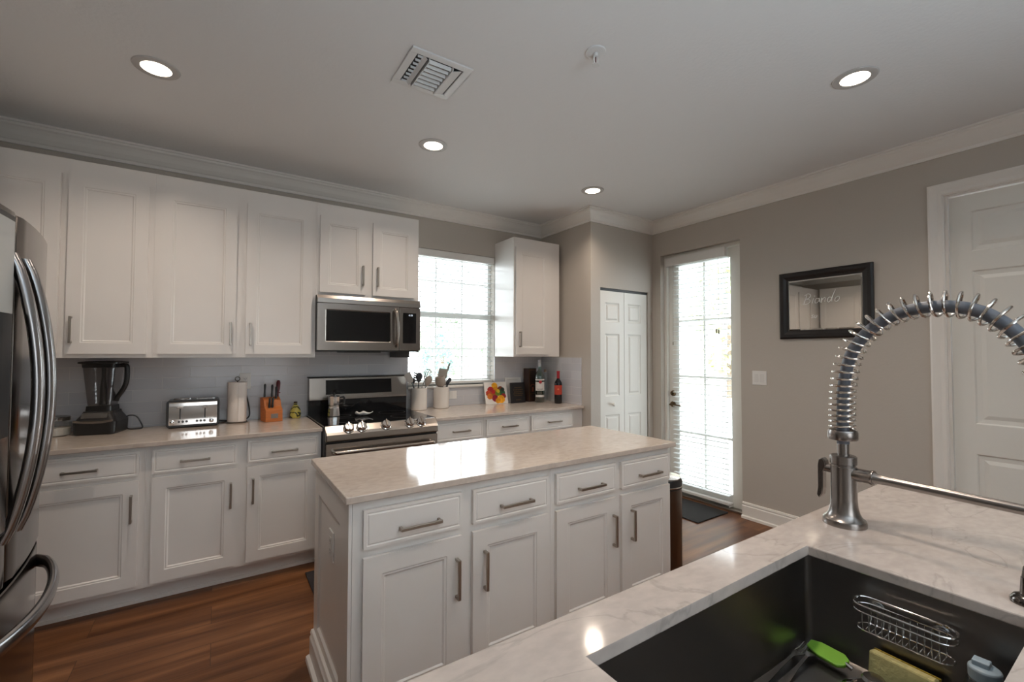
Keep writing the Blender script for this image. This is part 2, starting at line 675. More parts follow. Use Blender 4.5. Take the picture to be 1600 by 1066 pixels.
# crown moulding
crown = [(0, H - 0.118), (0.012, H - 0.118), (0.014, H - 0.100), (0.022, H - 0.094), (0.040, H - 0.072), (0.052, H - 0.050),
         (0.064, H - 0.034), (0.076, H - 0.026), (0.078, H - 0.014), (0.090, H - 0.012), (0.090, H), (0, H)]
xy = lambda a, b, h: (a, b, h)
struct('trim_1', MB().sweep([(XR, YREAR), (XR, YP), (XP, YP), (XP, YB), (XL, YB), (XL, YREAR)], crown, xy), TRIMP, 'white crown moulding around the ceiling')
base = [(0, 0.132), (0.010, 0.130), (0.014, 0.118), (0.011, 0.108), (0.016, 0.100), (0.016, 0.024), (0.030, 0.018), (0.032, 0.0), (0, 0)]
struct('baseboard_right', MB().sweep([(XR, 0.889), (XR, DY0 - 0.004)], base, xy), TRIMP, 'white baseboard right of the garden door')
struct('baseboard_pantry', MB().sweep([(XR, DY1 + 0.004), (XR, YP)], base, xy).sweep([(PX0 - 0.02, YP), (XP, YP), (XP, 3.12)], base, xy), TRIMP)
struct('baseboard_left', MB().sweep([(XL, 1.2), (XL, YREAR)], base, xy), TRIMP)

# tile backsplash (fixed to the walls)
bs = MB()
bs.box(XL, 0.586, YB - 0.010, YB, CT, ZU0 + 0.02).box(0.586, WX0, YB - 0.010, YB, CT, 1.42)
bs.box(WX0, WX1, YB - 0.010, YB, CT, WZ0 - 0.022).box(WX1, XP, YB - 0.010, YB, CT, ZU0 - 0.004)
tag(struct('wall_tile_back', bs, TILE_B), 'grey white subway tile backsplash along the back wall', 'backsplash', kind='structure')
tag(struct('wall_tile_side', MB().box(XP - 0.010, XP, 3.166, YB - 0.010, CT, 1.343), TILE_S), 'short return of subway tile on the pantry side wall', 'backsplash', kind='structure')

# kitchen window
win = struct('window_1', MB(), WHITEP)
win['label'] = 'kitchen window with white frame and blind over the crocks'
yf0, yf1 = YB + 0.075, YB + 0.13
fr = MB()
fr.box(WX0, WX0 + 0.035, yf0, yf1, WZ0, WZ1).box(WX1 - 0.035, WX1, yf0, yf1, WZ0, WZ1)
fr.box(WX0 + 0.035, WX1 - 0.035, yf0, yf1, WZ0, WZ0 + 0.05).box(WX0 + 0.035, WX1 - 0.035, yf0, yf1, WZ1 - 0.05, WZ1)
fr.box(WX0 + 0.035, WX1 - 0.035, yf0 - 0.005, yf1, 1.715, 1.765)
fr.build('window_frame', WHITEP, win, bevel=0.002)
mu = MB()
gx0, gx1 = WX0 + 0.035, WX1 - 0.035
for k in (1, 2):
    x = gx0 + (gx1 - gx0) * k / 3
    mu.box(x - 0.008, x + 0.008, yf0 + 0.02, yf0 + 0.036, WZ0 + 0.05, 1.715).box(x - 0.008, x + 0.008, yf0 + 0.02, yf0 + 0.036, 1.765, WZ1 - 0.05)
for z in (1.425, 2.06):
    mu.box(gx0, gx1, yf0 + 0.022, yf0 + 0.034, z - 0.008, z + 0.008)
mu.build('muntin', WHITEP, win)
MB().box(gx0, gx1, yf0 + 0.037, yf0 + 0.041, WZ0 + 0.05, 1.715).box(gx0, gx1, yf0 + 0.037, yf0 + 0.041, 1.765, WZ1 - 0.05).build('pane', GLASS, win)
MB().box(WX0 - 0.0, WX1 + 0.012, YB - 0.030, yf0, WZ0 - 0.022, WZ0).build('window_sill', TRIMP, win, bevel=0.003)


def blind(t, fn, a0, a1, ztop, zbot, depth, pitch, val, tapes):
    """venetian blind; fn(a, d, z); d 0..depth away from the room"""
    va0, va1, vh = val
    MB().add(*(lambda m: (m.v, m.f))(MB().slab(fn, va0, va1, ztop - vh, ztop, depth * 0.6, -0.012))).build('valance', WHITEP, t, bevel=0.003)
    sl = MB()
    z = ztop - vh - 0.01
    while z > zbot + 0.04:
        h = 0.0025
        pr = [(0.0, z - 0.003), (depth * 0.33, z + 0.0015), (depth * 0.66, z + 0.0015), (depth, z - 0.003)]
        vs, fs = [], []
        for dd, zz in pr:
            vs += [fn(a0, dd, zz), fn(a1, dd, zz), fn(a0, dd, zz + h), fn(a1, dd, zz + h)]
        for i in range(3):
            o = i * 4
            fs += [(o, o + 4, o + 5, o + 1), (o + 2, o + 3, o + 7, o + 6), (o, o + 2, o + 6, o + 4), (o + 1, o + 5, o + 7, o + 3)]
        fs += [(0, 1, 3, 2), (12, 14, 15, 13)]
        sl.add(vs, fs)
        z -= pitch
    sl.build('slats', SLAT, t)
    MB().slab(fn, a0, a1, zbot, zbot + 0.022, depth, 0.0).build('bottom_rail', WHITEP, t, bevel=0.002)
    for a in tapes:
        c = MB()
        for d in (0.002, depth - 0.002):
            c.tube([fn(a, d, zbot + 0.02), fn(a, d, ztop - vh + 0.005)], 0.0011, 5)
        c.build('ladder_cord', WHITEP, t)


bt = thing('window_blind', 'white venetian blind with open slats in the kitchen window', 'blind', (1.85, YB + 0.03, WZ0 + 0.02))
blind(bt, lambda a, d, z: (a, YB + 0.008 + d, z), WX0 + 0.012, WX1 - 0.012, WZ1 - 0.004, WZ0 + 0.014, 0.048, 0.0455, (WX0 + 0.004, WX1 - 0.004, 0.062), (1.52, 1.86, 2.17))
MB().tube([(2.225, YB - 0.001, 2.28), (2.225, YB - 0.003, 1.93)], 0.0018, 5).lathe([(0.002, 0), (0.006, -0.004), (0.007, -0.03), (0.002, -0.034)], (2.225, YB - 0.003, 1.93), 8).build('pull_cord', WHITEP, bt)

# garden door (glazed, full length blind)
DX = 3.84
door = struct('door_1', MB(), DOORP)
door['label'] = 'white glazed garden door with a full-length venetian blind'
jm = MB()
jm.box(XR + 0.055, XR + 0.15, DY0, DY0 + 0.03, 0.02, DZ).box(XR + 0.055, XR + 0.15, DY1 - 0.03, DY1, 0.02, DZ).box(XR + 0.055, XR + 0.15, DY0 + 0.03, DY1 - 0.03, DZ - 0.03, DZ)
jm.build('door_frame', DOORP, door, bevel=0.002)
MB().box(XR + 0.03, XR + 0.16, DY0, DY1, 0.0, 0.02).build('threshold', mat('threshold_metal', (0.35, 0.31, 0.27), 0.4, 1.0), door, bevel=0.003)
GY0, GY1, GZ0, GZ1 = 2.25, 2.79, 0.13, 2.255
dl = MB()
dl.box(DX, DX + 0.042, DY0 + 0.033, GY0, 0.024, DZ - 0.034).box(DX, DX + 0.042, GY1, DY1 - 0.033, 0.024, DZ - 0.034)
dl.box(DX, DX + 0.042, GY0, GY1, 0.024, GZ0).box(DX, DX + 0.042, GY0, GY1, GZ1, DZ - 0.034)
dl.build('door_leaf', DOORP, door, bevel=0.002)
mu = MB()
mu.box(DX + 0.004, DX + 0.038, 2.503, 2.523, GZ0, GZ1)
for z in (0.616, 1.160, 1.706):
    mu.box(DX + 0.005, DX + 0.037, GY0, GY1, z - 0.010, z + 0.010)
mu.build('muntin', DOORP, door)
MB().box(DX + 0.018, DX + 0.024, GY0, GY1, GZ0, GZ1).build('pane', GLASS, door)
hd = MB().lathe([(0.0, -0.012), (0.028, -0.012), (0.030, -0.004), (0.030, 0.0)], (DX, 2.862, 0.875), 20, 'x')
hd.tube([(DX - 0.01, 2.862, 0.875), (DX - 0.05, 2.862, 0.875), (DX - 0.055, 2.84, 0.876), (DX - 0.055, 2.74, 0.874)], [0.010, 0.010, 0.009, 0.006], 8)
hd.build('door_handle', BRONZE, door)
MB().lathe([(0.0, -0.016), (0.024, -0.014), (0.029, -0.004), (0.029, 0.0)], (DX, 2.862, 0.985), 20, 'x').box(DX - 0.028, DX - 0.014, 2.857, 2.867, 0.970, 1.0).build('deadbolt', BRONZE, door)
MB().box(DX - 0.012, DX, 2.850, 2.874, 1.085, 1.125).build('child_latch', WHITEP, door, bevel=0.003)
bt = thing('door_blind', 'white full-length venetian blind hung on the garden door', 'blind', (DX - 0.03, 2.52, 0.05))
blind(bt, lambda a, d, z: (DX - 0.058 + d, a, z), 2.252, 2.825, 2.345, 0.045, 0.048, 0.0462, (2.262, 2.895, 0.085), (2.30, 2.513, 2.775))
hk = MB()
for z in (0.03, 0.055):
    hk.box(DX - 0.06, DX, 2.246, 2.251, z, z + 0.012)
hk.build('hold_down_bracket', WHITEP, bt)
MB().tube([(DX - 0.062, 2.81, 2.26), (DX - 0.064, 2.812, 1.50)], 0.0018, 5).lathe([(0.002, 0), (0.006, -0.006), (0.006, -0.03), (0.002, -0.034)], (DX - 0.064, 2.812, 1.50), 8).build('pull_cord', mat('cord_tassel', (0.3, 0.27, 0.22), 0.6), bt)
MB().tube([(DX - 0.060, 2.33, 2.26), (DX - 0.060, 2.33, 1.60)], 0.0014, 5).lathe([(0.002, 0), (0.008, -0.006), (0.008, -0.034), (0.002, -0.04)], (DX - 0.060, 2.33, 1.60), 8).lathe([(0.002, 0), (0.008, -0.006), (0.008, -0.034), (0.002, -0.04)], (DX - 0.060, 2.352, 1.61), 8).build('lift_cord', mat('cord_tassel', (0.3, 0.27, 0.22), 0.6), bt)

# pantry bifold
bf = struct('door_2', MB(), DOORP)
bf['label'] = 'white four-leaf panelled bifold pantry door'
MB().box(PX0, PX1, YP + 0.012, YP + 0.05, PZ - 0.022, PZ).build('track', mat('dark_track', (0.02, 0.02, 0.02), 0.5), bf)
loops = ((0, 0), (0.004, -0.005), (0.018, -0.007), (0.034, -0.001))
px = PX0 + 0.004
for k in range(2):
    a0, a1 = px, px + 0.326
    i0, i1 = a0 + (0.070 if k == 0 else 0.050), a1 - (0.066 if k == 0 else 0.092)
    pn = [(i0, i1, 0.20, 0.795), (i0, i1, 0.975, 1.570), (i0, i1, 1.685, 1.870)]
    MB().slab(lambda a, d, c: (a, YP + 0.04 - d, c), a0, a1, 0.012, PZ - 0.026, 0, 0.03, pn, loops).build('bifold_leaf', DOORP, bf, bevel=0.002)
    px += 0.332
MB().lathe([(0.008, 0), (0.008, -0.012), (0.016, -0.018), (0.018, -0.028), (0.012, -0.036), (0.0, -0.037)], (3.172, YP + 0.01, 0.897), 16, 'y').build('knob', DOORP, bf)

# six panel door with casing in the right wall
d3 = struct('door_3', MB(), DOORP)
d3['label'] = 'tall white six-panel door behind the faucet'
cas = [(0.0, 0.0), (0.0, 0.012), (0.010, 0.017), (0.030, 0.014), (0.044, 0.018), (0.066, 0.022), (0.076, 0.018), (0.076, 0.0)]
yz = lambda a, b, h: (XR - h, a, b)
struct('trim_2', MB().sweep([(SY1, 0.0), (SY1, SZ), (SY0, SZ), (SY0, 0.0)][::-1], cas, yz), TRIMP, 'white moulded casing around the six-panel door')
yl0, yl1 = SY0 + 0.004, SY1 - 0.016
jm = MB().box(XR + 0.0, XR + 0.13, SY1 - 0.014, SY1, 0, SZ).box(XR, XR + 0.13, SY0, SY0 + 0.003, 0, SZ).box(XR, XR + 0.13, SY0 + 0.003, SY1 - 0.014, SZ - 0.012, SZ)
jm.build('door_frame', TRIMP, d3)
st = 0.094
mid = (yl0 + yl1) / 2
cols = [(yl0 + st, mid - 0.05), (mid + 0.05, yl1 - st)]
rows = [(0.22, 0.79), (0.97, 1.885), (2.003, 2.245)]
pn = [(a, b, c, d) for a, b in cols for c, d in rows]
loops = ((0, 0), (0.006, -0.007), (0.030, -0.009), (0.052, -0.002))
MB().slab(lambda a, d, c: (XR + 0.06 - d, a, c), yl0, yl1, 0.012, SZ - 0.016, 0, 0.036, pn, loops).build('door_leaf', DOORP, d3, bevel=0.002)
MB().lathe([(0.0, -0.06), (0.022, -0.055), (0.027, -0.04), (0.02, -0.028), (0.010, -0.02), (0.010, -0.006), (0.03, -0.004), (0.03, 0)], (XR + 0.024, yl0 + 0.06, 0.95), 18, 'x').build('knob', NICKEL, d3)


# ------------------------------------------------------------------ cabinets
def pull(mb, fn, a, c, L, horiz, d0, w=0.011, st=0.030):
    h = w / 2
    k = L / 2
    def bx(a0, a1, d_0, d_1, c0, c1):
        mb.slab(fn, a0, a1, c0, c1, d_0, d_1)
    if horiz:
        bx(a - k, a + k, d0 + st - 0.008, d0 + st + 0.002, c - h, c + h)
        for sx in (-1, 1):
            bx(a + sx * (k - h) - h, a + sx * (k - h) + h, d0, d0 + st - 0.008, c - h, c + h)
    else:
        bx(a - h, a + h, d0 + st - 0.008, d0 + st + 0.002, c - k, c + k)
        for sx in (-1, 1):
            bx(a - h, a + h, d0, d0 + st - 0.008, c + sx * (k - h) - h, c + sx * (k - h) + h)
    return mb


DLOOP = ((0, 0), (0.004, -0.003), (0.010, -0.003), (0.016, -0.008))
WLOOP = ((0, 0), (0.004, -0.003), (0.009, 0.0))


def cab_door(t, fn, a0, a1, c0, c1, th=0.019, hand=None, rail=0.062):
    d = MB().slab(fn, a0, a1, c0, c1, 0.0005, th, [(a0 + rail, a1 - rail, c0 + rail, c1 - rail)], DLOOP).build('door', CAB, t, bevel=0.0022)
    if hand:
        a, c, L = hand
        pull(MB(), fn, a, c, L, False, th).build('handle', NICKEL, d, bevel=0.0015)
    return d


def cab_drawer(t, fn, a0, a1, c0, c1, th=0.019, hand=None):
    d = MB().slab(fn, a0, a1, c0, c1, 0.0005, th, [(a0 + 0.010, a1 - 0.010, c0 + 0.010, c1 - 0.010)], WLOOP).build('drawer', CAB, t, bevel=0.002)
    if hand:
        a, c, L = hand
        pull(MB(), fn, a, c, L, True, th).build('handle', NICKEL, d, bevel=0.0015)
    return d


def base_cab(name, label, x0, x1, yf, yb, group, toe=0.075, open_top=False):
    t = thing(name, label, 'cabinet', ((x0 + x1) / 2, (yf + yb) / 2, 0), group)
    b = MB()
    if open_top:
        b.box(x0, x0 + 0.018, yf + 0.02, yb, 0.1, TOP).box(x1 - 0.018, x1, yf + 0.02, yb, 0.1, TOP)
        b.box(x0, x1, yf, yf + 0.02, 0.1, TOP).box(x0 + 0.018, x1 - 0.018, yb - 0.018, yb, 0.1, TOP)
        b.box(x0 + 0.018, x1 - 0.018, yf + 0.02, yb - 0.018, 0.1, 0.118)
    else:
        b.box(x0, x1, yf, yb, 0.1, TOP)
    b.build('carcass', CAB, t, bevel=0.0012)
    MB().box(x0, x1, yf + toe, yb, 0.0, 0.1).box(x0, x1, yf + toe - 0.012, yf + toe, 0.0, 0.018).build('toe_kick', CAB, t)
    return t


fb = lambda a, d, c: (a, YF - d, c)
G = 'white base cabinets along the back wall'
t = base_cab('base_cabinet', 'white corner base cabinet mostly hidden behind the fridge', XL + 0.002, -0.832, YF, YB - 0.002, G)
cab_drawer(t, fb, -1.26, -0.87, 0.716, 0.846, hand=(-1.06, 0.772, 0.14))
cab_door(t, fb, -1.26, -0.87, 0.125, 0.69, hand=(-0.905, 0.545, 0.15))
t = base_cab('base_cabinet', 'single-door white base cabinet nearest the fridge, under the blender', -0.832, -0.313, YF, YB - 0.002, G)
cab_drawer(t, fb, -0.803, -0.341, 0.716, 0.846, hand=(-0.573, 0.772, 0.138))
cab_door(t, fb, -0.803, -0.341, 0.125, 0.69, hand=(-0.368, 0.545, 0.146))
t = base_cab('base_cabinet', 'double-door white base cabinet left of the range, under the toaster', -0.313, 0.584, YF, YB - 0.002, G)
cab_drawer(t, fb, -0.285, 0.112, 0.716, 0.846, hand=(-0.090, 0.772, 0.140))
cab_drawer(t, fb, 0.166, 0.563, 0.716, 0.846, hand=(0.367, 0.772, 0.148))
cab_door(t, fb, -0.285, 0.114, 0.122, 0.693, hand=(0.083, 0.540, 0.146))
cab_door(t, fb, 0.166, 0.563, 0.122, 0.693, hand=(0.197, 0.548, 0.150))
for (x0, x1, a0, a1, lab) in ((1.376, 1.813, 1.390, 1.793, 'white base cabinet with one drawer right of the range, under the crocks'),
                              (1.813, 2.268, 1.834, 2.254, 'middle white base cabinet right of the range, under the fruit picture'),
                              (2.268, 2.882, 2.282, 2.756, 'white base cabinet against the pantry wall, under the bottles')):
    t = base_cab('base_cabinet', lab, x0, x1, YF, YB - 0.002, G)
    mid = (a0 + a1) / 2
    cab_drawer(t, fb, a0, a1, 0.710, 0.842, hand=(mid + 0.01, 0.775, 0.15))
    cab_door(t, fb, a0, a1, 0.122, 0.688, hand=(a0 + 0.034, 0.545, 0.15))

tag(MB().box(XL + 0.001, 0.584, YC, YB - 0.0105, TOP, CT).build('countertop', QTZ, bevel=0.003, loc=(-0.35, 3.45, TOP)), 'beige quartz countertop left of the range, under toaster and blender', 'countertop')
tag(MB().box(1.376, XP - 0.0105, YC, YB - 0.0105, TOP, CT).build('countertop', QTZ, bevel=0.003, loc=(2.1, 3.45, TOP)), 'beige quartz countertop right of the range, under the bottles', 'countertop')

fu = lambda a, d, c: (a, YU - d, c)
G = 'white wall cabinets along the back wall'


def wall_cab(label, x0, x1, z0, z1):
    t = thing('wall_cabinet', label, 'cabinet', ((x0 + x1) / 2, YB, z0), G)
    MB().box(x0, x1, YU, YB - 0.001, z0, z1).build('carcass', CAB, t, bevel=0.0015)
    return t


UZ0, UZ1 = 1.373, 2.384
t = thing('wall_cabinet', 'white wall cabinet on the left wall, reflected in the black-framed mirror', 'cabinet', (XL, 2.80, ZU0), 'white wall cabinets on the left wall')
MB().box(XL + 0.001, -1.000, 2.20, 3.405, ZU0, ZU1).build('carcass', CAB, t, bevel=0.0015)
fl = lambda a, d, c: (-1.000 + d, a, c)
cab_door(t, fl, 2.225, 2.790, UZ0, UZ1, hand=(2.765, 1.508, 0.148))
cab_door(t, fl, 2.840, 3.385, UZ0, UZ1, hand=(2.868, 1.508, 0.148))
t = wall_cab('tall white double-door wall cabinet at the far left, behind the fridge', -1.18, -0.328, ZU0, ZU1)
cab_door(t, fu, -1.10, -0.738, UZ0, UZ1, hand=(-0.775, 1.508, 0.145))
cab_door(t, fu, -0.706, -0.354, UZ0, UZ1, hand=(-0.682, 1.508, 0.150))
t = wall_cab('tall white double-door wall cabinet over the toaster and paper towels', -0.328, 0.588, ZU0, ZU1)
cab_door(t, fu, -0.300, 0.100, UZ0, UZ1, hand=(0.072, 1.505, 0.148))
cab_door(t, fu, 0.156, 0.560, UZ0, UZ1, hand=(0.185, 1.505, 0.148))
t = wall_cab('short white double-door wall cabinet above the microwave', 0.588, 1.364, 1.800, ZU1)
cab_door(t, fu, 0.610, 0.938, 1.822, UZ1, hand=(0.914, 1.965, 0.15), rail=0.058)
cab_door(t, fu, 0.990, 1.326, 1.822, UZ1, hand=(1.025, 1.965, 0.15), rail=0.058)
t = wall_cab('tall white single-door wall cabinet between window and pantry wall', 2.300, 2.847, ZU0, ZU1)
cab_door(t, fu, 2.316, 2.712, UZ0, UZ1, hand=(2.357, 1.512, 0.145))

# ------------------------------------------------------------------ island
IX0, IX1, IY0, IY1 = 0.400, 2.098, 1.600, 2.215
fi = lambda a, d, c: (a, IY0 - d, c)
G = 'white cabinets of the kitchen island'
half = 1.268
tl = base_cab('island_cabinet', 'left double-door island cabinet with panelled end', IX0, half, IY0, IY1, G, 0.06)
tr = base_cab('island_cabinet', 'right double-door island cabinet beside the trash can', half, IX1, IY0, IY1, G, 0.06)
for t, q in ((tl, (0.434, 0.814, 0.863, 1.243)), (tr, (1.290, 1.670, 1.711, 2.086))):
    for k in (0, 2):
        a0, a1 = q[k], q[k + 1]
        cab_drawer(t, fi, a0, a1, 0.700, 0.836, hand=((a0 + a1) / 2 + 0.014, 0.752, 0.160))
        hx = a1 - 0.024 if k == 0 else a0 + 0.052
        if k == 2 and t is tr:
            hx = a0 + 0.066
        cab_door(t, fi, a0, a1, 0.125, 0.670, hand=(hx, 0.513, 0.152), rail=0.064)
ep = MB().slab(lambda a, d, c: (IX0 - d, a, c), IY0 + 0.002, IY1, 0.0, TOP, 0.0, 0.012, [(1.73, 2.135, 0.17, 0.755)], ((0, 0), (0.010, -0.008), (0.022, -0.010)))
ep.build('end_panel', CAB, tl, bevel=0.0015)
MB().sweep([(IX0 - 0.012, IY0 - 0.0), (IX0 - 0.012, IY1)], [(o, h * 1.0) for o, h in base], xy).build('base_moulding', CAB, tl)
tag(MB().box(0.372, 2.130, 1.572, 2.243, TOP, CT).build('island_countertop', QTZ, bevel=0.003, loc=(1.25, 1.9, TOP)), 'long beige quartz countertop of the kitchen island', 'countertop')


def outlet_plate(name, label, cat, fn, w, h, n, kind, group=None, loc=(0, 0, 0)):
    t = thing(name, label, cat, loc, group)
    P = MB().slab(fn, -w / 2, w / 2, -h / 2, h / 2, 0, 0.006).build('plate', WHITEP, t, bevel=0.002)
    for k in range(n):
        a = (k - (n - 1) / 2) * 0.046
        MB().slab(fn, a - 0.0165, a + 0.0165, -0.034, 0.034, 0.006, 0.0085).build('rocker' if kind == 's' else 'socket_insert', mat('plate_insert', (0.72, 0.70, 0.67), 0.3), t, bevel=0.0008)
        if kind == 'o':
            s = MB()
            for c in (-0.018, 0.018):
                for da in (-0.006, 0.006):
                    s.slab(fn, a + da - 0.0012, a + da + 0.0012, c - 0.004, c + 0.005, 0.0085, 0.0089)
                s.slab(fn, a - 0.002, a + 0.002, c - 0.012, c - 0.008, 0.0085, 0.0089)
            s.build('slots', BLACKP, t)
    return t


Gp = 'white outlet plates'
outlet_plate('wall_outlet', 'white double-socket plate on the tiles above the paper towels', 'outlet', lambda a, d, c: (0.176 + a, YB - 0.010 - d, 1.175 + c), 0.072, 0.116, 1, 'o', Gp, (0.176, YB - 0.01, 1.175))
outlet_plate('wall_outlet', 'white socket plate on the tiles just right of the crocks', 'outlet', lambda a, d, c: (1.822 + a, YB - 0.010 - d, 0.993 + c), 0.116, 0.072, 1, 'x', Gp, (1.822, YB - 0.01, 0.993))
outlet_plate('wall_outlet', 'white socket plate on the tiles behind the dark bottle box', 'outlet', lambda a, d, c: (2.672 + a, YB - 0.010 - d, 1.175 + c), 0.075, 0.116, 1, 'o', Gp, (2.672, YB - 0.01, 1.175))
outlet_plate('island_outlet', 'white socket plate on the end panel of the island', 'outlet', lambda a, d, c: (IX0 - 0.002 - d, 1.90 - a, 0.615 + c), 0.072, 0.116, 1, 'o', Gp, (IX0 - 0.002, 1.90, 0.615))
outlet_plate('light_switch', 'white double rocker switch plate right of the garden door', 'switch', lambda a, d, c: (XR - d, 1.956 - a, 1.183 + c), 0.116, 0.116, 2, 's', None, (XR, 1.956, 1.183))

# ------------------------------------------------------------------ peninsula with sink
NX0, NX1, NY0, NY1 = -0.10, 2.14, 0.055, 0.652
SX0, SX1, SYa, SYb = 0.508, 1.268, 0.162, 0.546
c = MB()
o4 = [(NX0, NY0), (NX1, NY0), (NX1, NY1), (NX0, NY1)]
i4 = [(SX0, SYa), (SX1, SYa), (SX1, SYb), (SX0, SYb)]
vs = [(x, y, z) for z in (TOP, CT) for ring in (o4, i4) for x, y in ring]
fs = []
for k in range(4):
    q = (k + 1) % 4
    fs += [(8 + k, 8 + q, 12 + q, 12 + k), (q, k, 4 + k, 4 + q), (k, q, 8 + q, 8 + k), (4 + q, 4 + k, 12 + k, 12 + q)]
c.add(vs, fs)
tag(c.build('countertop', QTZ_P, bevel=0.003, loc=(1.0, 0.35, TOP)), 'pale veined quartz countertop with the sink cut into it', 'countertop')
fp = lambda a, d, c: (a, 0.085 - d, c)
G = 'white base cabinets under the sink counter'
t = base_cab('sink_counter_cabinet', 'white base cabinet under the sink counter, left of the sink', -0.08, 0.448, 0.085, 0.63, G)
cab_door(t, fp, -0.05, 0.42, 0.125, 0.67, hand=(0.39, 0.55, 0.15))
cab_drawer(t, fp, -0.05, 0.42, 0.70, 0.836, hand=(0.185, 0.77, 0.15))
t = base_cab('sink_counter_cabinet', 'white base cabinet that holds the sink', 0.45, 1.328, 0.085, 0.63, G, open_top=True)
cab_door(t, fp, 0.48, 0.87, 0.125, 0.83, hand=(0.84, 0.70, 0.15))
cab_door(t, fp, 0.91, 1.30, 0.125, 0.83, hand=(0.94, 0.70, 0.15))
t = base_cab('sink_counter_cabinet', 'white base cabinet under the faucet end of the sink counter', 1.33, 2.115, 0.085, 0.63, G)
cab_door(t, fp, 1.36, 2.08, 0.125, 0.67, hand=(1.40, 0.55, 0.15))
cab_drawer(t, fp, 1.36, 2.08, 0.70, 0.836, hand=(1.72, 0.77, 0.15))

ZS = 0.648
sink = thing('kitchen_sink', 'deep stainless steel undermount sink basin', 'sink', (0.888, 0.354, ZS))
b = MB()
e = 0.006
X0, X1, Y0, Y1 = SX0 - e, SX1 + e, SYa - e, SYb + e
r = 0.014
inn = [(x, y) for x, y in rrect(X0, X1, Y0, Y1, r, 4)]
n = len(inn)
zt = TOP - 0.0005
def ring(ins, z):
    cx, cy = (X0 + X1) / 2, (Y0 + Y1) / 2
    return [(cx + (x - cx) * (1 - ins / ((X1 - X0) / 2)), cy + (y - cy) * (1 - ins / ((Y1 - Y0) / 2)), z) for x, y in inn]
rings = [ring(-0.025, zt), ring(0, zt), ring(0.0, ZS + 0.012), ring(0.004, ZS + 0.003), ring(0.014, ZS)]
rings = [[p for p in rg] for rg in rings]
vs = [p for rg in rings for p in rg]
fs = [(i * n + k, i * n + (k + 1) % n, (i + 1) * n + (k + 1) % n, (i + 1) * n + k) for i in range(len(rings) - 1) for k in range(n)]
fs.append(tuple((len(rings) - 1) * n + k for k in range(n)))
b.add(vs, fs, True)
ro = [ring(-0.025, zt - 0.002), ring(-0.002, zt - 0.002), ring(-0.002, ZS - 0.003)]
vs = [p for rg in ro for p in rg]
fs = [(i * n + (k + 1) % n, i * n + k, (i + 1) * n + k, (i + 1) * n + (k + 1) % n) for i in range(2) for k in range(n)]
fs.append(tuple(2 * n + k for k in range(n))[::-1])
b.add(vs, fs, True)
b.build('basin', STEEL_S, sink)
DCX, DCY = 1.235, 0.415
MB().lathe([(0.058, ZS + 0.0005), (0.058, ZS + 0.002), (0.050, ZS + 0.003), (0.042, ZS + 0.001)], (DCX - 0.05, DCY - 0.03, 0), 28).build('drain_flange', CHROME, sink)
DCX, DCY = DCX - 0.05, DCY - 0.03
ss = thing('sink_strainer', 'steel strainer plug with a dark rubber rim in the sink drain', 'strainer', (DCX, DCY, ZS + 0.003))
z0 = ZS + 0.0035
MB().lathe([(0.020, z0), (0.041, z0), (0.044, z0 + 0.004), (0.040, z0 + 0.008), (0.020, z0 + 0.009)], (DCX, DCY, 0), 28).build('rubber_rim', BLACKP, ss)
MB().lathe([(0.040, z0 + 0.0085), (0.036, z0 + 0.012), (0.022, z0 + 0.014), (0.012, z0 + 0.016), (0.012, z0 + 0.026), (0.019, z0 + 0.029), (0.022, z0 + 0.034), (0.018, z0 + 0.040), (0.0, z0 + 0.042)], (DCX, DCY, 0), 28).build('plug_cap', STEEL, ss)

# faucet
FX, FY = 1.520, 0.556
fc = thing('kitchen_faucet', 'tall brushed steel spring faucet with grey hose on the sink counter', 'faucet', (FX, FY, CT))
P = [(0.053, 0.0), (0.053, 0.008), (0.051, 0.016), (0.043, 0.022), (0.037, 0.034), (0.033, 0.052), (0.0315, 0.075), (0.0315, 0.166), (0.0295, 0.168), (0.0295, 0.171), (0.0325, 0.173), (0.0325, 0.194), (0.028, 0.197), (0.016, 0.197)]
MB().lathe(P, (FX, FY, CT), 36).build('faucet_body', FAUCETM, fc)
fd = Vector((-0.05, -0.9987, 0))
fs_ = lambda s, z: Vector((FX, FY, z)) + fd * s
MB().lathe([(0.0145, CT + 0.197), (0.0145, CT + 0.243)], (FX, FY, 0), 20).build('neck', FAUCETM, fc)
path = spline([fs_(0, CT + 0.230), fs_(0, 1.20), fs_(0.004, 1.287), fs_(0.020, 1.371), fs_(0.052, 1.430), fs_(0.102, 1.475), fs_(0.157, 1.498), fs_(0.219, 1.503), fs_(0.276, 1.490), fs_(0.320, 1.460), fs_(0.360, 1.408), fs_(0.385, 1.34), fs_(0.393, 1.26), fs_(0.394, 1.185)], 10)
MB().tube(path, 0.0152, 16).build('hose', mat('grey_rubber_hose', s2l((112, 117, 128)), 0.45), fc)
MB().lathe([(0.018, 1.136), (0.035, 1.136), (0.0365, 1.139), (0.0365, 1.158), (0.034, 1.163), (0.018, 1.163)], (FX, FY, 0), 32).build('spring_collar', FAUCETM, fc)
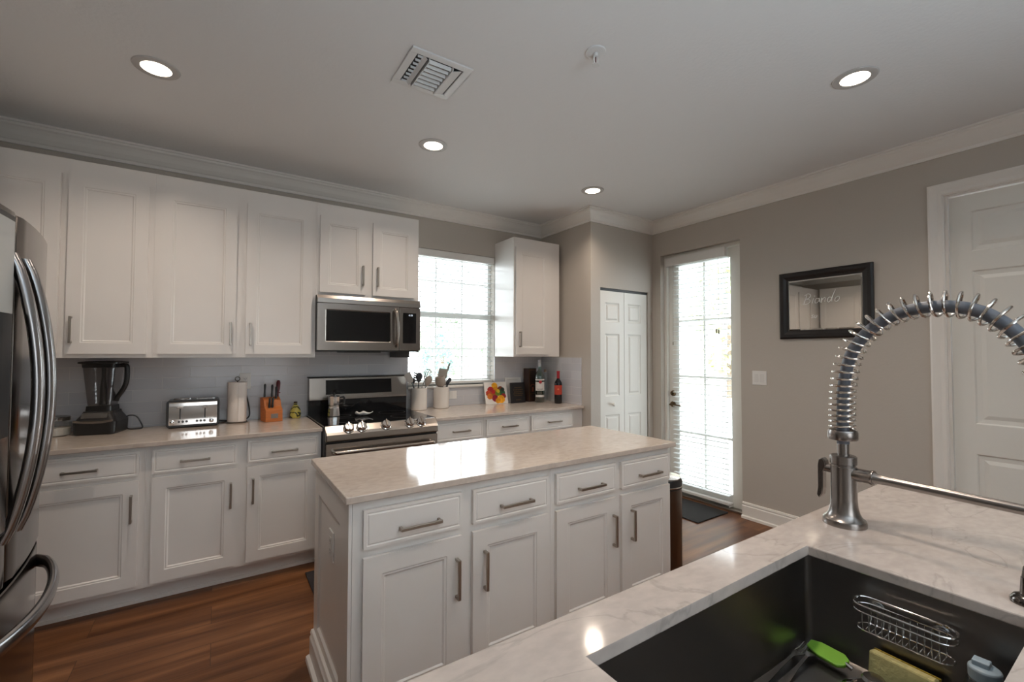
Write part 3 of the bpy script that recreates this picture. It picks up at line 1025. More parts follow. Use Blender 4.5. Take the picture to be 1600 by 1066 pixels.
# coil
acc = [0.0]
for i in range(1, len(path)):
    acc.append(acc[-1] + (path[i] - path[i - 1]).length)
tot = acc[-1]
def at_len(L):
    for i in range(1, len(path)):
        if acc[i] >= L:
            t = (L - acc[i - 1]) / (acc[i] - acc[i - 1])
            return path[i - 1].lerp(path[i], t), (path[i] - path[i - 1]).normalized()
    return path[-1], (path[-1] - path[-2]).normalized()
side = Vector((-fd.y, fd.x, 0))
coil = []
L, ph = 0.040, 0.0
rad = 0.0305
while L < tot - 0.03:
    p, tg = at_len(L)
    nrm = tg.cross(side)
    if nrm.z < 0 and L < tot * 0.75:
        nrm = -nrm
    off = 0.006 * min(max((L - 0.16) / 0.15, 0), 1)
    outw = side.cross(tg)
    coil.append(p + outw * (rad * cos(ph) ) + side * (rad * sin(ph)) + Vector((0, 0, 1)) * off)
    f_ = min(max((L - 0.06) / 0.30, 0), 1)
    pitch = 0.0150 + 0.0105 * f_
    if L > tot - 0.12:
        pitch = 0.016
    L += pitch / 14
    ph += 2 * pi / 14
MB().tube(coil, 0.0035, 8).build('spring', mat('spring_steel', (0.62, 0.58, 0.54), 0.18, 1.0), fc)
ZA = 1.041
arm = MB().tube([fs_(0.026, ZA), fs_(0.064, ZA), fs_(0.068, ZA), fs_(0.073, ZA)], [0.0185, 0.0185, 0.021, 0.0205], 20)
arm.tube([fs_(0.070, ZA), fs_(0.085, ZA - 0.001), fs_(0.10, ZA - 0.001), fs_(0.375, ZA - 0.004)], [0.017, 0.0125, 0.0118, 0.0118], 16)
arm.lathe([(0.017, ZA - 0.018), (0.022, ZA - 0.018), (0.022, ZA + 0.012), (0.017, ZA + 0.012), (0.017, ZA - 0.018)], (fs_(0.394, 0).x, fs_(0.394, 0).y, 0), 24)
arm.build('support_arm', FAUCETM, fc)
h0 = fs_(0.394, 0)
MB().lathe([(0.0152, 1.19), (0.0165, 1.185), (0.0165, 1.03), (0.021, 1.015), (0.026, 0.985), (0.026, 0.955), (0.022, 0.950), (0.0, 0.950)], (h0.x, h0.y, 0), 24).build('spray_head', FAUCETM, fc)
lv = MB()
lv.tube([fs_(-0.028, 1.045), fs_(-0.052, 1.045)], 0.012, 14)
pr = [(-0.042, 1.050), (-0.044, 1.066), (-0.052, 1.074), (-0.061, 1.068), (-0.064, 1.05), (-0.064, 0.985), (-0.067, 0.962), (-0.061, 0.953), (-0.053, 0.965), (-0.050, 0.985), (-0.050, 1.03)]
lv.prism(pr, lambda p, q, d: fs_(p, q) + side * d, -0.012, 0.012)
lv.build('lever', FAUCETM, fc, bevel=0.002)

# soap pump at the sink corner (only its rim is inside the frame)
sp = thing('soap_dispenser', 'small dark metal pump base at the right edge, on the sink rim', 'soap dispenser', (1.338, 0.182, CT))
MB().lathe([(0.026, 0), (0.026, 0.006), (0.021, 0.014), (0.012, 0.018), (0.010, 0.05)], (1.338, 0.182, CT), 24).build('pump_base', STEEL_D, sp)
MB().tube([(1.338, 0.182, CT + 0.045), (1.338, 0.182, CT + 0.062), (1.375, 0.14, CT + 0.066)], [0.010, 0.011, 0.007], 12).build('pump_spout', STEEL_D, sp)

# wire caddy on the sink wall
cad = thing('sink_caddy', 'oval chrome wire basket on the sink wall', 'basket', (1.238, 0.349, 0.763))
def stad(y0, y1, x1, w, z, n=10):
    r = w / 2
    xc = x1 - r
    return [(xc + r * cos(R(-a)), y0 + r + r * sin(R(-a)), z) for a in [0 + 180 * i / n for i in range(n + 1)]] + \
           [(xc + r * cos(R(a)), y1 - r + r * sin(R(a)), z) for a in [180 - 180 * i / n for i in range(n + 1)]]
XW = SX1 + 0.001
topr = stad(0.262, 0.436, XW - 0.004, 0.056, 0.822)
wire = MB().tube(topr, 0.0026, 8, closed=True).tube([(p[0], p[1], 0.808) for p in topr], 0.0018, 8, closed=True)
wire.build('rim', CHROME, cad)
bot = stad(0.268, 0.430, XW - 0.008, 0.044, 0.766)
wire = MB().tube(bot, 0.0016, 6, closed=True)
for k in range(12):
    y = 0.285 + 0.128 * k / 11
    wire.tube(spline([(XW - 0.0580, y, 0.808), (XW - 0.055, y, 0.780), (XW - 0.051, y, 0.766), (XW - 0.030, y, 0.763), (XW - 0.010, y, 0.766), (XW - 0.006, y, 0.785), (XW - 0.0045, y, 0.808)], 4), 0.0011, 6)
wire.build('wire_cage', CHROME, cad)
for y in (0.295, 0.405):
    MB().lathe([(0.016, 0.006), (0.013, 0.002), (0.006, -0.003), (0.0, -0.004)], (SX1 - 0.0005, y, 0.800), 16, 'x').build('suction_cup', thin_glass('clear_rubber', (0.75, 0.75, 0.73), 0.1, 0.2), cad)

# things in the sink
sp = thing('kitchen_sponge', 'yellow sponge leaning on the sink wall under the wire basket', 'sponge', (1.235, 0.34, ZS))
T = Matrix.Translation((1.238, 0.350, ZS + 0.001)) @ Matrix.Rotation(R(-4), 4, 'Z') @ Matrix.Rotation(R(9), 4, 'Y')
MB(T).box(-0.024, 0.0, -0.057, 0.057, 0.002, 0.070).build('foam', mat('yellow_sponge', (0.74, 0.62, 0.27), 0.9, noise=30, bump=(160, 0.25), var=0.08), sp, bevel=0.004)
MB(T).box(0.0003, 0.007, -0.057, 0.057, 0.002, 0.070).build('scouring_pad', mat('ochre_pad', (0.42, 0.28, 0.03), 0.95, noise=90, bump=(200, 0.8), var=0.2), sp, bevel=0.001)
sb = thing('squeeze_bottle', 'small clear bottle with pale blue flip cap in the sink', 'bottle', (1.216, 0.222, ZS))
bx, by = 1.212, 0.222
MB().lathe([(0.0, ZS + 0.001), (0.026, ZS + 0.001), (0.029, ZS + 0.006), (0.029, ZS + 0.108), (0.024, ZS + 0.124), (0.014, ZS + 0.130)], (bx, by, 0), 24).build('bottle_body', thin_glass('bottle_plastic', (0.80, 0.84, 0.88), 0.12, 0.1), sb)
MB().lathe([(0.023, ZS + 0.125), (0.0235, ZS + 0.146), (0.018, ZS + 0.150), (0.0, ZS + 0.150)], (bx, by, 0), 24).box(bx - 0.012, bx + 0.010, by - 0.008, by + 0.016, ZS + 0.150, ZS + 0.160).build('flip_cap', mat('pale_blue_plastic', s2l((170, 185, 195)), 0.4), sb, bevel=0.002)
# spatula: green silicone blade with a steel shank
sg = thing('spatula', 'bright green silicone spatula lying in the sink', 'spatula', (1.225, 0.47, ZS))
T = Matrix.Translation((1.225, 0.480, ZS + 0.020)) @ Matrix.Rotation(R(-97), 4, 'Z') @ Matrix.Rotation(R(14), 4, 'X')
bl = [(-0.050, -0.010), (-0.052, 0.012), (-0.030, 0.021), (0.020, 0.022), (0.034, 0.012), (0.034, -0.010), (0.022, -0.022), (-0.020, -0.022)]
MB(T).prism(bl, lambda p, q, d: (p, q, d), -0.003, 0.006).build('blade', mat('green_silicone', s2l((135, 190, 62)), 0.45), sg, bevel=0.003)
MB(T).tube([(0.030, 0.0, 0.002), (0.044, 0.0, -0.003)], 0.005, 8).build('shank', STEEL, sg)


def fork(label, px, py, rz, tilt):
    t = thing('fork', label, 'fork', (px, py, ZS), 'forks lying in the sink')
    T = Matrix.Translation((px, py, ZS + 0.010)) @ Matrix.Rotation(R(rz), 4, 'Z') @ Matrix.Rotation(R(-tilt), 4, 'Y')
    h = MB(T)
    n = 10
    vs, fs = [], []
    pts = [(-0.120, 0.010, 0.0), (-0.08, 0.008, 0.001), (-0.02, 0.0038, 0.003), (0.030, 0.0032, 0.006), (0.050, 0.010, 0.004), (0.064, 0.0125, 0.001)]
    for x, hw, z in pts:
        vs += [(x, -hw, z), (x, hw, z), (x, -hw, z + 0.002), (x, hw, z + 0.002)]
    for i in range(len(pts) - 1):
        o = 4 * i
        fs += [(o, o + 1, o + 5, o + 4), (o + 2, o + 6, o + 7, o + 3), (o, o + 4, o + 6, o + 2), (o + 1, o + 3, o + 7, o + 5)]
    fs += [(0, 2, 3, 1), (20, 21, 23, 22)]
    h.add(vs, fs)
    h.build('handle', STEEL, t)
    tn = MB(T)
    for k in range(4):
        y = -0.0108 + 0.0072 * k
        tn.tube([(0.062, y, 0.002), (0.085, y, 0.000), (0.108, y * 0.95, 0.005)], [0.0020, 0.0018, 0.0009], 6)
    tn.build('tines', STEEL, t)


fork('steel fork lying in the sink corner with tines towards the basket wall', 1.150, 0.512, 2, 3)
fork('second steel fork in the sink, half under the other, against the back', 1.125, 0.534, -1, 2)

# ------------------------------------------------------------------ range
RX0, RX1 = 0.590, 1.370
rg = thing('range', 'stainless steel electric range with black glass cooktop', 'range', (0.98, 3.45, 0))
RYF = 3.085
MB().box(RX0, RX1, RYF + 0.005, YB - 0.012, 0.02, 0.895).build('range_body', mat('range_side', (0.05, 0.05, 0.05), 0.4), rg)
MB().box(RX0 - 0.0, RX1 + 0.0, RYF + 0.015, YB - 0.075, 0.8955, 0.905).build('cooktop', BLACKG, rg, bevel=0.002)
for (cx, cy, rr_) in ((0.79, 3.30, 0.11), (1.19, 3.30, 0.09), (0.79, 3.56, 0.075), (1.19, 3.56, 0.10)):
    MB().lathe([(rr_, 0.9052), (rr_ + 0.002, 0.9054), (rr_ + 0.004, 0.9052), (rr_, 0.9052)], (cx, cy, 0), 40).build('burner_ring', mat('burner_ring', (0.05, 0.05, 0.05), 0.3), rg)
bgm = MB().box(RX0, RX1, YB - 0.072, YB - 0.012, 0.9, 1.012)
bgm.build('backguard_base', BLACKG, rg)
fr = lambda a, d, c: (a, YB - 0.075 - d, c)
MB().prism([(YB - 0.012, 1.013), (YB - 0.085, 1.013), (YB - 0.085, 1.03), (YB - 0.070, 1.185), (YB - 0.060, 1.190), (YB - 0.012, 1.190)], lambda p, q, d: (d, p, q), RX0 + 0.004, RX1 - 0.002).build('backguard', STEEL, rg, bevel=0.003)
MB().prism([(YB - 0.0845, 1.055), (YB - 0.0865, 1.055), (YB - 0.0745, 1.168), (YB - 0.0725, 1.168)], lambda p, q, d: (d, p, q), 0.715, 1.235).build('display', BLACKG, rg)
MB().prism([(YB - 0.012, 1.186), (YB - 0.068, 1.186), (YB - 0.070, 1.193), (YB - 0.012, 1.196)], lambda p, q, d: (d, p, q), RX0, RX1).build('backguard_trim', BLACKP, rg)
# sloped control panel with rounded ends
cp = [(RYF + 0.022, 0.905), (RYF + 0.005, 0.903), (RYF - 0.030, 0.868), (RYF - 0.038, 0.850), (RYF - 0.038, 0.812), (RYF - 0.030, 0.806), (RYF + 0.006, 0.806)]
MB().prism(cp, lambda p, q, d: (d, p, q), RX0 + 0.002, RX1 - 0.002).build('control_panel', STEEL, rg, bevel=0.006)
nd = Vector((0, -0.71, 0.70))
q0 = MB().prism(cp, lambda p, q, d: (d, p, q), RX0, RX1)
for i, x in enumerate((0.735, 0.820, 0.985, 1.155, 1.240)):
    Tm = Matrix.Translation((x, RYF - 0.016, 0.880)) @ nd.to_track_quat('Z', 'Y').to_matrix().to_4x4()
    k = MB(Tm).lathe([(0.036, 0), (0.036, 0.006), (0.031, 0.010), (0.030, 0.026), (0.026, 0.031), (0.0, 0.032)], (0, 0, 0), 24).build('knob', CHROME, rg)
    MB(Tm).box(-0.0045, 0.0045, -0.028, 0.028, 0.0315, 0.042).build('knob_grip', STEEL, k, bevel=0.0015)
MB().box(RX0 + 0.004, RX1 - 0.004, RYF - 0.012, RYF + 0.005, 0.795, 0.806).build('vent_gap', BLACKP, rg)
MB().slab(lambda a, d, c: (a, RYF - d, c), RX0 + 0.006, RX1 - 0.006, 0.245, 0.792, -0.004, 0.030, [(RX0 + 0.09, RX1 - 0.09, 0.34, 0.66)], ((0, 0), (0.004, -0.002))).build('oven_door', STEEL, rg, bevel=0.004)
MB().box(RX0 + 0.11, RX1 - 0.11, RYF - 0.0305, RYF - 0.0285, 0.36, 0.64).build('oven_window', BLACKG, rg)
hb = MB().tube(spline([(RX0 + 0.05, RYF - 0.030, 0.738), (RX0 + 0.055, RYF - 0.070, 0.742), (RX0 + 0.10, RYF - 0.078, 0.742), (0.98, RYF - 0.082, 0.742), (RX1 - 0.10, RYF - 0.078, 0.742), (RX1 - 0.055, RYF - 0.070, 0.742), (RX1 - 0.05, RYF - 0.030, 0.738)], 5), 0.013, 12)
hb.build('oven_handle', STEEL, rg)
MB().slab(lambda a, d, c: (a, RYF - d, c), RX0 + 0.006, RX1 - 0.006, 0.05, 0.238, -0.004, 0.028).build('warming_drawer', STEEL, rg, bevel=0.004)

# moka pot and spoon rest on the cooktop
mk = thing('moka_pot', 'small steel moka pot with black handle on the cooktop', 'coffee pot', (0.745, 3.56, 0.906))
MB().lathe([(0.0, 0.906), (0.044, 0.906), (0.045, 0.910), (0.039, 0.968), (0.036, 0.975), (0.038, 0.977), (0.038, 0.984), (0.036, 0.986)], (0.745, 3.56, 0), 10, smooth=False).build('boiler', CHROME, mk)
MB().lathe([(0.036, 0.9865), (0.038, 0.99), (0.042, 1.052), (0.043, 1.056), (0.020, 1.062), (0.0, 1.064)], (0.745, 3.56, 0), 10, smooth=False).build('upper_chamber', CHROME, mk)
MB().prism([(0.784, 1.050), (0.815, 1.054), (0.826, 1.040), (0.822, 0.990), (0.812, 0.990), (0.814, 1.032), (0.806, 1.040), (0.786, 1.036)], lambda p, q, d: (p, d, q), 3.553, 3.567).lathe([(0.006, 1.0635), (0.008, 1.072), (0.005, 1.082), (0, 1.083)], (0.745, 3.56, 0), 10).build('handle', BLACKP, mk, bevel=0.002)
srt = thing('spoon_rest', 'white ceramic spoon rest on the middle of the cooktop', 'spoon rest', (0.94, 3.45, 0.906))
vs, fs = [], []
N, Mr = 24, 5
SRZ = 0.9125
for j in range(Mr):
    for k in range(N):
        a = 2 * pi * k / N
        rr_ = (j + 0.6) / (Mr - 0.4)
        lx = 0.046 * rr_ * cos(a)
        ly = 0.032 * rr_ * sin(a)
        if cos(a) > 0.6:
            lx += 0.040 * rr_ ** 2 * (cos(a) - 0.6) / 0.4
        vs.append((0.925 + lx * 0.92 + ly * 0.3, 3.47 - lx * 0.35 + ly, SRZ + 0.020 * rr_ ** 3 + 0.006 * rr_ * cos(5 * a)))
for j in range(Mr - 1):
    for k in range(N):
        fs.append((j * N + k, j * N + (k + 1) % N, (j + 1) * N + (k + 1) % N, (j + 1) * N + k))
fs.append(tuple(range(N))[::-1])
o = MB().add(vs, fs, True).build('dish', mat('white_ceramic', (0.78, 0.75, 0.72), 0.15), srt)
sdm = o.modifiers.new('thickness', 'SOLIDIFY')
sdm.thickness = 0.003
sdm.offset = 1

# ------------------------------------------------------------------ microwave
mw = thing('microwave', 'stainless over-the-range microwave under the short wall cabinet', 'microwave', (0.975, YB, 1.385))
MX0, MX1, MYF = 0.590, 1.360, 3.388
MB().box(MX0, MX1, MYF + 0.03, YB - 0.012, 1.392, 1.799).build('casing', mat('dark_casing', (0.03, 0.03, 0.03), 0.4), mw, bevel=0.002)
fm = lambda a, d, c: (a, MYF + 0.03 - d, c)
MB().prism([(MYF + 0.029, 1.799), (MYF + 0.012, 1.799), (MYF + 0.002, 1.775), (MYF, 1.742), (MYF + 0.029, 1.742)], lambda p, q, d: (d, p, q), MX0, MX1).build('vent_strip', STEEL, mw, bevel=0.002)
MB().slab(fm, MX0, 1.185, 1.402, 1.739, 0.001, 0.032, [(0.643, 1.118, 1.462, 1.697)], ((0, 0), (0.006, -0.004))).build('door', STEEL, mw, bevel=0.004)
MB().slab(fm, 0.650, 1.111, 1.469, 1.690, 0.0285, 0.0300).build('door_window', BLACKG, mw)
MB().slab(fm, 1.188, MX1, 1.402, 1.739, 0.001, 0.032).build('control_side', STEEL, mw, bevel=0.004)
MB().slab(fm, 1.214, 1.322, 1.458, 1.697, 0.0325, 0.0340).build('control_panel', BLACKG, mw, bevel=0.001)
MB().tube(spline([(1.152, MYF - 0.003, 1.714), (1.150, MYF - 0.034, 1.700), (1.153, MYF - 0.050, 1.640), (1.156, MYF - 0.054, 1.575), (1.156, MYF - 0.050, 1.51), (1.155, MYF - 0.034, 1.450), (1.158, MYF - 0.003, 1.436)], 6), 0.0145, 12).build('door_handle', STEEL, mw)
v_, f_ = text_mesh('4:10', 0.020, lambda x, y: (1.275 + x, MYF - 0.0050, 1.673 + y))
MB().add(v_, f_).build('clock_digits', mat('clock_glow', (0.5, 0.55, 0.6), 0.5, emit=((0.75, 0.85, 1.0), 0.9)), mw)
MB().box(MX0 + 0.2, MX1 - 0.3, MYF + 0.06, YB - 0.1, 1.384, 1.392).box(1.235, 1.345, YB - 0.20, YB - 0.03, 1.345, 1.392).build('underside_grille', mat('dark_casing', (0.03, 0.03, 0.03), 0.4), mw)

# ------------------------------------------------------------------ refrigerator
FZ = 1.75
rf = thing('refrigerator', 'stainless French-door refrigerator at the left edge', 'refrigerator', (-0.86, 1.71, 0))
FY0, FY1, FMID = 1.285, 2.140, 1.722
MB().box(-1.27, -0.545, FY0 + 0.006, FY1 - 0.006, 0.02, 1.735).build('cabinet_body', mat('fridge_side', (0.12, 0.115, 0.11), 0.45), rf, bevel=0.004)


def bow(y):
    t = (y - (FY0 + FY1) / 2) / ((FY1 - FY0) / 2)
    return -0.488 + 0.040 * (1 - t * t)


def fridge_door(y0, y1, z0, z1, cut=None):
    n = 14
    pts = [(-0.540, y0), (-0.540, y1)]
    ys = [y1 + (y0 - y1) * i / n for i in range(n + 1)]
    front = [(bow(y), y) for y in ys]
    front[0] = (front[0][0] - 0.006, y1)
    front[-1] = (front[-1][0] - 0.006 * (y0 > 1.5), y0)
    return MB().prism(pts + front, lambda p, q, d: (p, q, d), z0, z1, True)


dr = fridge_door(FMID + 0.003, FY1, 0.775, FZ).build('door', STEEL_D, rf, bevel=0.003)
dn = fridge_door(FY0, FMID - 0.003, 0.775, FZ).build('door', STEEL_D, rf, bevel=0.003)
fz = fridge_door(FY0, FY1, 0.055, 0.762).build('freezer_drawer', STEEL_D, rf, bevel=0.003)
MB().box(-1.2, -0.56, FY0 + 0.01, FY1 - 0.01, 0.0, 0.05).build('base_grille', BLACKP, rf)
# bowed vertical handles either side of the seam
for dpar, y in ((dr, FMID + 0.055), (dn, FMID - 0.052)):
    pts = []
    for i in range(21):
        t = i / 20
        z = 0.895 + (1.640 - 0.895) * t
        k = sin(pi * t) ** 0.75
        pts.append((bow(y) - 0.006 + 0.006 + 0.058 * k, y, z))
    hm = MB()
    vs, fs = [], []
    for i, p in enumerate(pts):
        for k in range(14):
            an = 2 * pi * k / 14
            vs.append((p[0] + 0.013 * cos(an), p[1] + 0.017 * sin(an), p[2]))
    for i in range(20):
        for k in range(14):
            fs.append((i * 14 + k, i * 14 + (k + 1) % 14, (i + 1) * 14 + (k + 1) % 14, (i + 1) * 14 + k))
    fs += [tuple(range(14))[::-1], tuple(280 + k for k in range(14))]
    hm.add(vs, fs, True).build('handle', STEEL_H, dpar)
pts = []
for i in range(25):
    t = i / 24
    y = 1.370 + (2.085 - 1.370) * t
    pts.append((bow(y) + 0.066 * sin(pi * t) ** 0.5, y, 0.700 + 0.004 * cos(pi * 2 * t)))
hm = MB()
vs, fs = [], []
for p in pts:
    for k in range(14):
        an = 2 * pi * k / 14
        vs.append((p[0] + 0.013 * cos(an), p[1], p[2] + 0.020 * sin(an)))
for i in range(24):
    for k in range(14):
        fs.append((i * 14 + k, i * 14 + (k + 1) % 14, (i + 1) * 14 + (k + 1) % 14, (i + 1) * 14 + k))
fs += [tuple(range(14))[::-1], tuple(336 + k for k in range(14))]
hm.add(vs, fs, True).build('handle', STEEL_H, fz)


def bowed_patch(y0, y1, z0, z1, off, th):
    n = 6
    ys = [y0 + (y1 - y0) * i / n for i in range(n + 1)]
    poly = [(bow(y) + off, y) for y in ys] + [(bow(y) + off + th, y) for y in reversed(ys)]
    return MB().prism(poly, lambda p, q, d: (p, q, d), z0, z1)


dp = bowed_patch(1.365, 1.655, 0.925, 1.730, 0.0005, 0.010).build('dispenser_frame', BLACKP, dn)
bowed_patch(1.378, 1.645, 1.480, 1.715, 0.0110, 0.003).build('dispenser_panel', mat('dispenser_grey', (0.62, 0.62, 0.60), 0.3), dn)
bowed_patch(1.378, 1.645, 0.935, 1.17, 0.0110, 0.003).build('dispenser_tray', STEEL, dn)

# ------------------------------------------------------------------ things on the left counter
jr = thing('glass_jar', 'round glass jar with white contents at the fridge end of the counter', 'jar', (-0.775, 3.66, CT))
jc = (-0.775, 3.66, CT)
MB().lathe([(0.0, 0.001), (0.058, 0.001), (0.064, 0.008), (0.064, 0.078), (0.056, 0.088), (0.056, 0.104), (0.058, 0.106)], jc, 28).build('jar_body', JAR, jr)
MB().lathe([(0.0, 0.004), (0.058, 0.005), (0.0605, 0.012), (0.0605, 0.046), (0.0, 0.048)], jc, 28).build('sugar', mat('white_sugar', (0.72, 0.66, 0.58), 0.9, noise=200), jr)
MB().lathe([(0.0595, 0.088), (0.0605, 0.108), (0.056, 0.112), (0.0, 0.113)], jc, 28).build('lid', thin_glass('grey_glass', (0.55, 0.53, 0.5), 0.12), jr)

bl = thing('blender', 'black countertop blender with clear pitcher', 'blender', (-0.577, 3.655, CT))
BC = Vector((-0.577, 3.655, CT))
T = Matrix.Translation(BC) @ Matrix.Rotation(R(-14), 4, 'Z')
bb = MB(T)
def frus(mb, lv, smooth=False):
    vs, fs = [], []
    n = None
    for (hx, hy, r_, z, oy) in lv:
        pl = rrect(-hx, hx, -hy, hy, r_, 4)
        n = len(pl)
        vs += [(x, y + oy, z) for x, y in pl]
    for i in range(len(lv) - 1):
        for k in range(n):
            fs.append((i * n + k, i * n + (k + 1) % n, (i + 1) * n + (k + 1) % n, (i + 1) * n + k))
    fs += [tuple(range(n))[::-1], tuple((len(lv) - 1) * n + k for k in range(n))]
    mb.add(vs, fs, smooth)
    return mb
frus(bb, [(0.094, 0.092, 0.02, 0.001, 0), (0.100, 0.096, 0.025, 0.010, 0), (0.104, 0.098, 0.03, 0.075, 0), (0.096, 0.092, 0.03, 0.088, 0.004), (0.076, 0.078, 0.03, 0.120, 0.008), (0.072, 0.074, 0.03, 0.135, 0.010)])
bb.build('motor_base', BLACKP, bl)
MB(T).prism([(-0.094, 0.078), (-0.05, 0.070), (0.0, 0.067), (0.05, 0.070), (0.094, 0.078), (0.090, 0.090), (0.05, 0.083), (0, 0.081), (-0.05, 0.083), (-0.090, 0.090)], lambda p, q, d: (p, d, q), -0.1015, -0.09).build('silver_band', STEEL, bl)
MB(T).slab(lambda a, d, c: (a, -0.068 - d - (0.128 - c) * 0.55, c), -0.062, 0.062, 0.098, 0.128, 0.0, 0.006).build('button_panel', mat('button_panel', (0.06, 0.055, 0.05), 0.25), bl)
pt = MB(T)
pl = [(0.055, 0.055, 0.02, 0.150, 0.01), (0.060, 0.060, 0.02, 0.20, 0.01), (0.078, 0.076, 0.025, 0.395, 0.01)]
frus(pt, pl)
pt.build('pitcher', thin_glass('smoky_pitcher', (0.62, 0.60, 0.60), 0.05), bl)
frus(MB(T), [(0.064, 0.064, 0.02, 0.136, 0.01), (0.062, 0.062, 0.02, 0.165, 0.01), (0.056, 0.056, 0.02, 0.168, 0.01)]).build('pitcher_collar', BLACKP, bl)
frus(MB(T), [(0.080, 0.078, 0.025, 0.396, 0.01), (0.082, 0.080, 0.025, 0.418, 0.01), (0.098, 0.088, 0.025, 0.420, 0.01), (0.098, 0.088, 0.025, 0.430, 0.01), (0.07, 0.06, 0.02, 0.436, 0.01)]).build('lid', BLACKP, bl)
MB(T).lathe([(0.020, 0.170), (0.016, 0.20), (0.018, 0.26), (0.010, 0.34), (0.012, 0.394)], (0, 0.01, 0), 10).build('blade_shaft', BLACKP, bl)
MB(T).tube(spline([(0.074, 0.01, 0.408), (0.108, 0.01, 0.408), (0.116, 0.01, 0.385), (0.114, 0.01, 0.31), (0.098, 0.01, 0.26), (0.072, 0.01, 0.215), (0.064, 0.01, 0.19)], 6), 0.0135, 10).build('pitcher_handle', BLACKP, bl)
cd = MB().tube(spline([(-0.475, 3.69, CT + 0.075), (-0.455, 3.70, CT + 0.090), (-0.42, 3.705, CT + 0.080), (-0.395, 3.70, CT + 0.035), (-0.388, 3.69, CT + 0.012), (-0.40, 3.69, CT + 0.005), (-0.45, 3.69, CT + 0.005), (-0.47, 3.70, CT + 0.02)], 6), 0.0038, 7)
cd.build('power_cord', BLACKP, bl)

ts = thing('toaster', 'long chrome and black four-slice toaster on the counter', 'toaster', (-0.12, 3.66, CT))
TX0, TX1, TY0, TY1 = -0.262, 0.022, 3.590, 3.735
MB().prism(rrect(TX0, TX1, CT + 0.006, CT + 0.180, 0.018, 5), lambda p, q, d: (p, d, q), TY0, TY1, True).build('toaster_body', BLACKP, ts, bevel=0.003)
ft = lambda a, d, c: (a, TY0 - d, c)
pn = MB().prism(rrect(TX0 + 0.013, TX1 - 0.013, CT + 0.020, CT + 0.142, 0.006, 3), lambda p, q, d: (p, TY0 - d, q), 0.0003, 0.005)
pn.build('front_panel', CHROME, ts, bevel=0.0015)
MB().prism([(TY0 + 0.0005 - 0.006, CT + 0.1425), (TY0 - 0.004, CT + 0.162), (TY0 + 0.004, CT + 0.172), (TY0 + 0.004, CT + 0.1425)], lambda p, q, d: (d, p, q), TX0 + 0.014, TX1 - 0.014).build('top_bevel', CHROME, ts)
for x in (-0.190, -0.058):
    MB().slab(ft, x - 0.003, x + 0.003, CT + 0.060, CT + 0.138, 0.0045, 0.0055).build('lever_slot', BLACKP, ts)
    MB().slab(ft, x - 0.016, x + 0.016, CT + 0.126, CT + 0.140, 0.006, 0.024).build('lever', CHROME, ts, bevel=0.003)
for x in (-0.232, -0.022):
    MB().lathe([(0.013, -0.005), (0.013, -0.018), (0.010, -0.020), (0, -0.020)], (x, TY0, CT + 0.040), 16, 'y').build('dial', CHROME, ts)
bts = MB()
for x in (-0.195, -0.175, -0.155, -0.100, -0.080, -0.060):
    bts.lathe([(0.0075, -0.005), (0.0075, -0.009), (0, -0.009)], (x, TY0, CT + 0.042), 12, 'y')
bts.build('buttons', mat('toaster_button', (0.1, 0.095, 0.09), 0.2, 0.8), ts)
sl = MB()
for x0, x1 in ((-0.235, -0.135), (-0.105, -0.005)):
    for y in (3.625, 3.685):
        sl.box(x0, x1, y, y + 0.022, CT + 0.1802, CT + 0.1815)
        sl.tube([(x0 + 0.005, y, CT + 0.183), (x1 - 0.005, y, CT + 0.183)], 0.0022, 6)
sl.build('bread_slots', CHROME, ts)
MB().tube(spline([(0.01, 3.735, CT + 0.02), (0.03, 3.755, CT + 0.010), (0.10, 3.765, CT + 0.006), (0.175, 3.76, CT + 0.008), (0.205, 3.755, CT + 0.035), (0.200, 3.768, CT + 0.11), (0.180, 3.772, CT + 0.20), (0.176, 3.772, CT + 0.255)], 6), 0.0045, 7).build('power_cord', BLACKP, ts)

ph = thing('paper_towel_holder', 'wire paper towel holder with a looped top and round base', 'paper towel holder', (0.125, 3.67, CT))
WIRE = mat('dark_wire', (0.10, 0.085, 0.07), 0.35, 1.0)
pc = (0.125, 3.67, CT)
MB().lathe([(0.0, 0.001), (0.064, 0.001), (0.066, 0.004), (0.062, 0.007), (0.0, 0.007)], pc, 32).build('base', STEEL, ph)
MB().lathe([(0.004, 0.0075), (0.004, 0.292)], pc, 8).tube([(0.125 + 0.014 * cos(R(a)), 3.67, CT + 0.305 + 0.014 * sin(R(a))) for a in range(-90, 270, 24)], 0.0028, 6, closed=True).build('rod', WIRE, ph)
pr_ = thing('paper_towel_roll', 'white paper towel roll standing on the wire holder', 'paper towels', (0.125, 3.67, CT + 0.008))
MB().lathe([(0.016, 0.010), (0.057, 0.010), (0.058, 0.012), (0.058, 0.280), (0.057, 0.282), (0.016, 0.282), (0.016, 0.010)], pc, 36).build('paper', mat('paper_towel', (0.80, 0.74, 0.69), 0.9, bump=(90, 0.3)), pr_)
MB().prism([(0.0583, -0.02), (0.0592, -0.02), (0.0592, 0.02), (0.0583, 0.02)], lambda p, q, d: (0.125 + p * cos(-1.15) - q * sin(-1.15), 3.67 + p * sin(-1.15) + q * cos(-1.15), d), CT + 0.012, CT + 0.280).build('loose_sheet', mat('paper_towel', (0.8, 0.75, 0.7), 0.9), pr_)

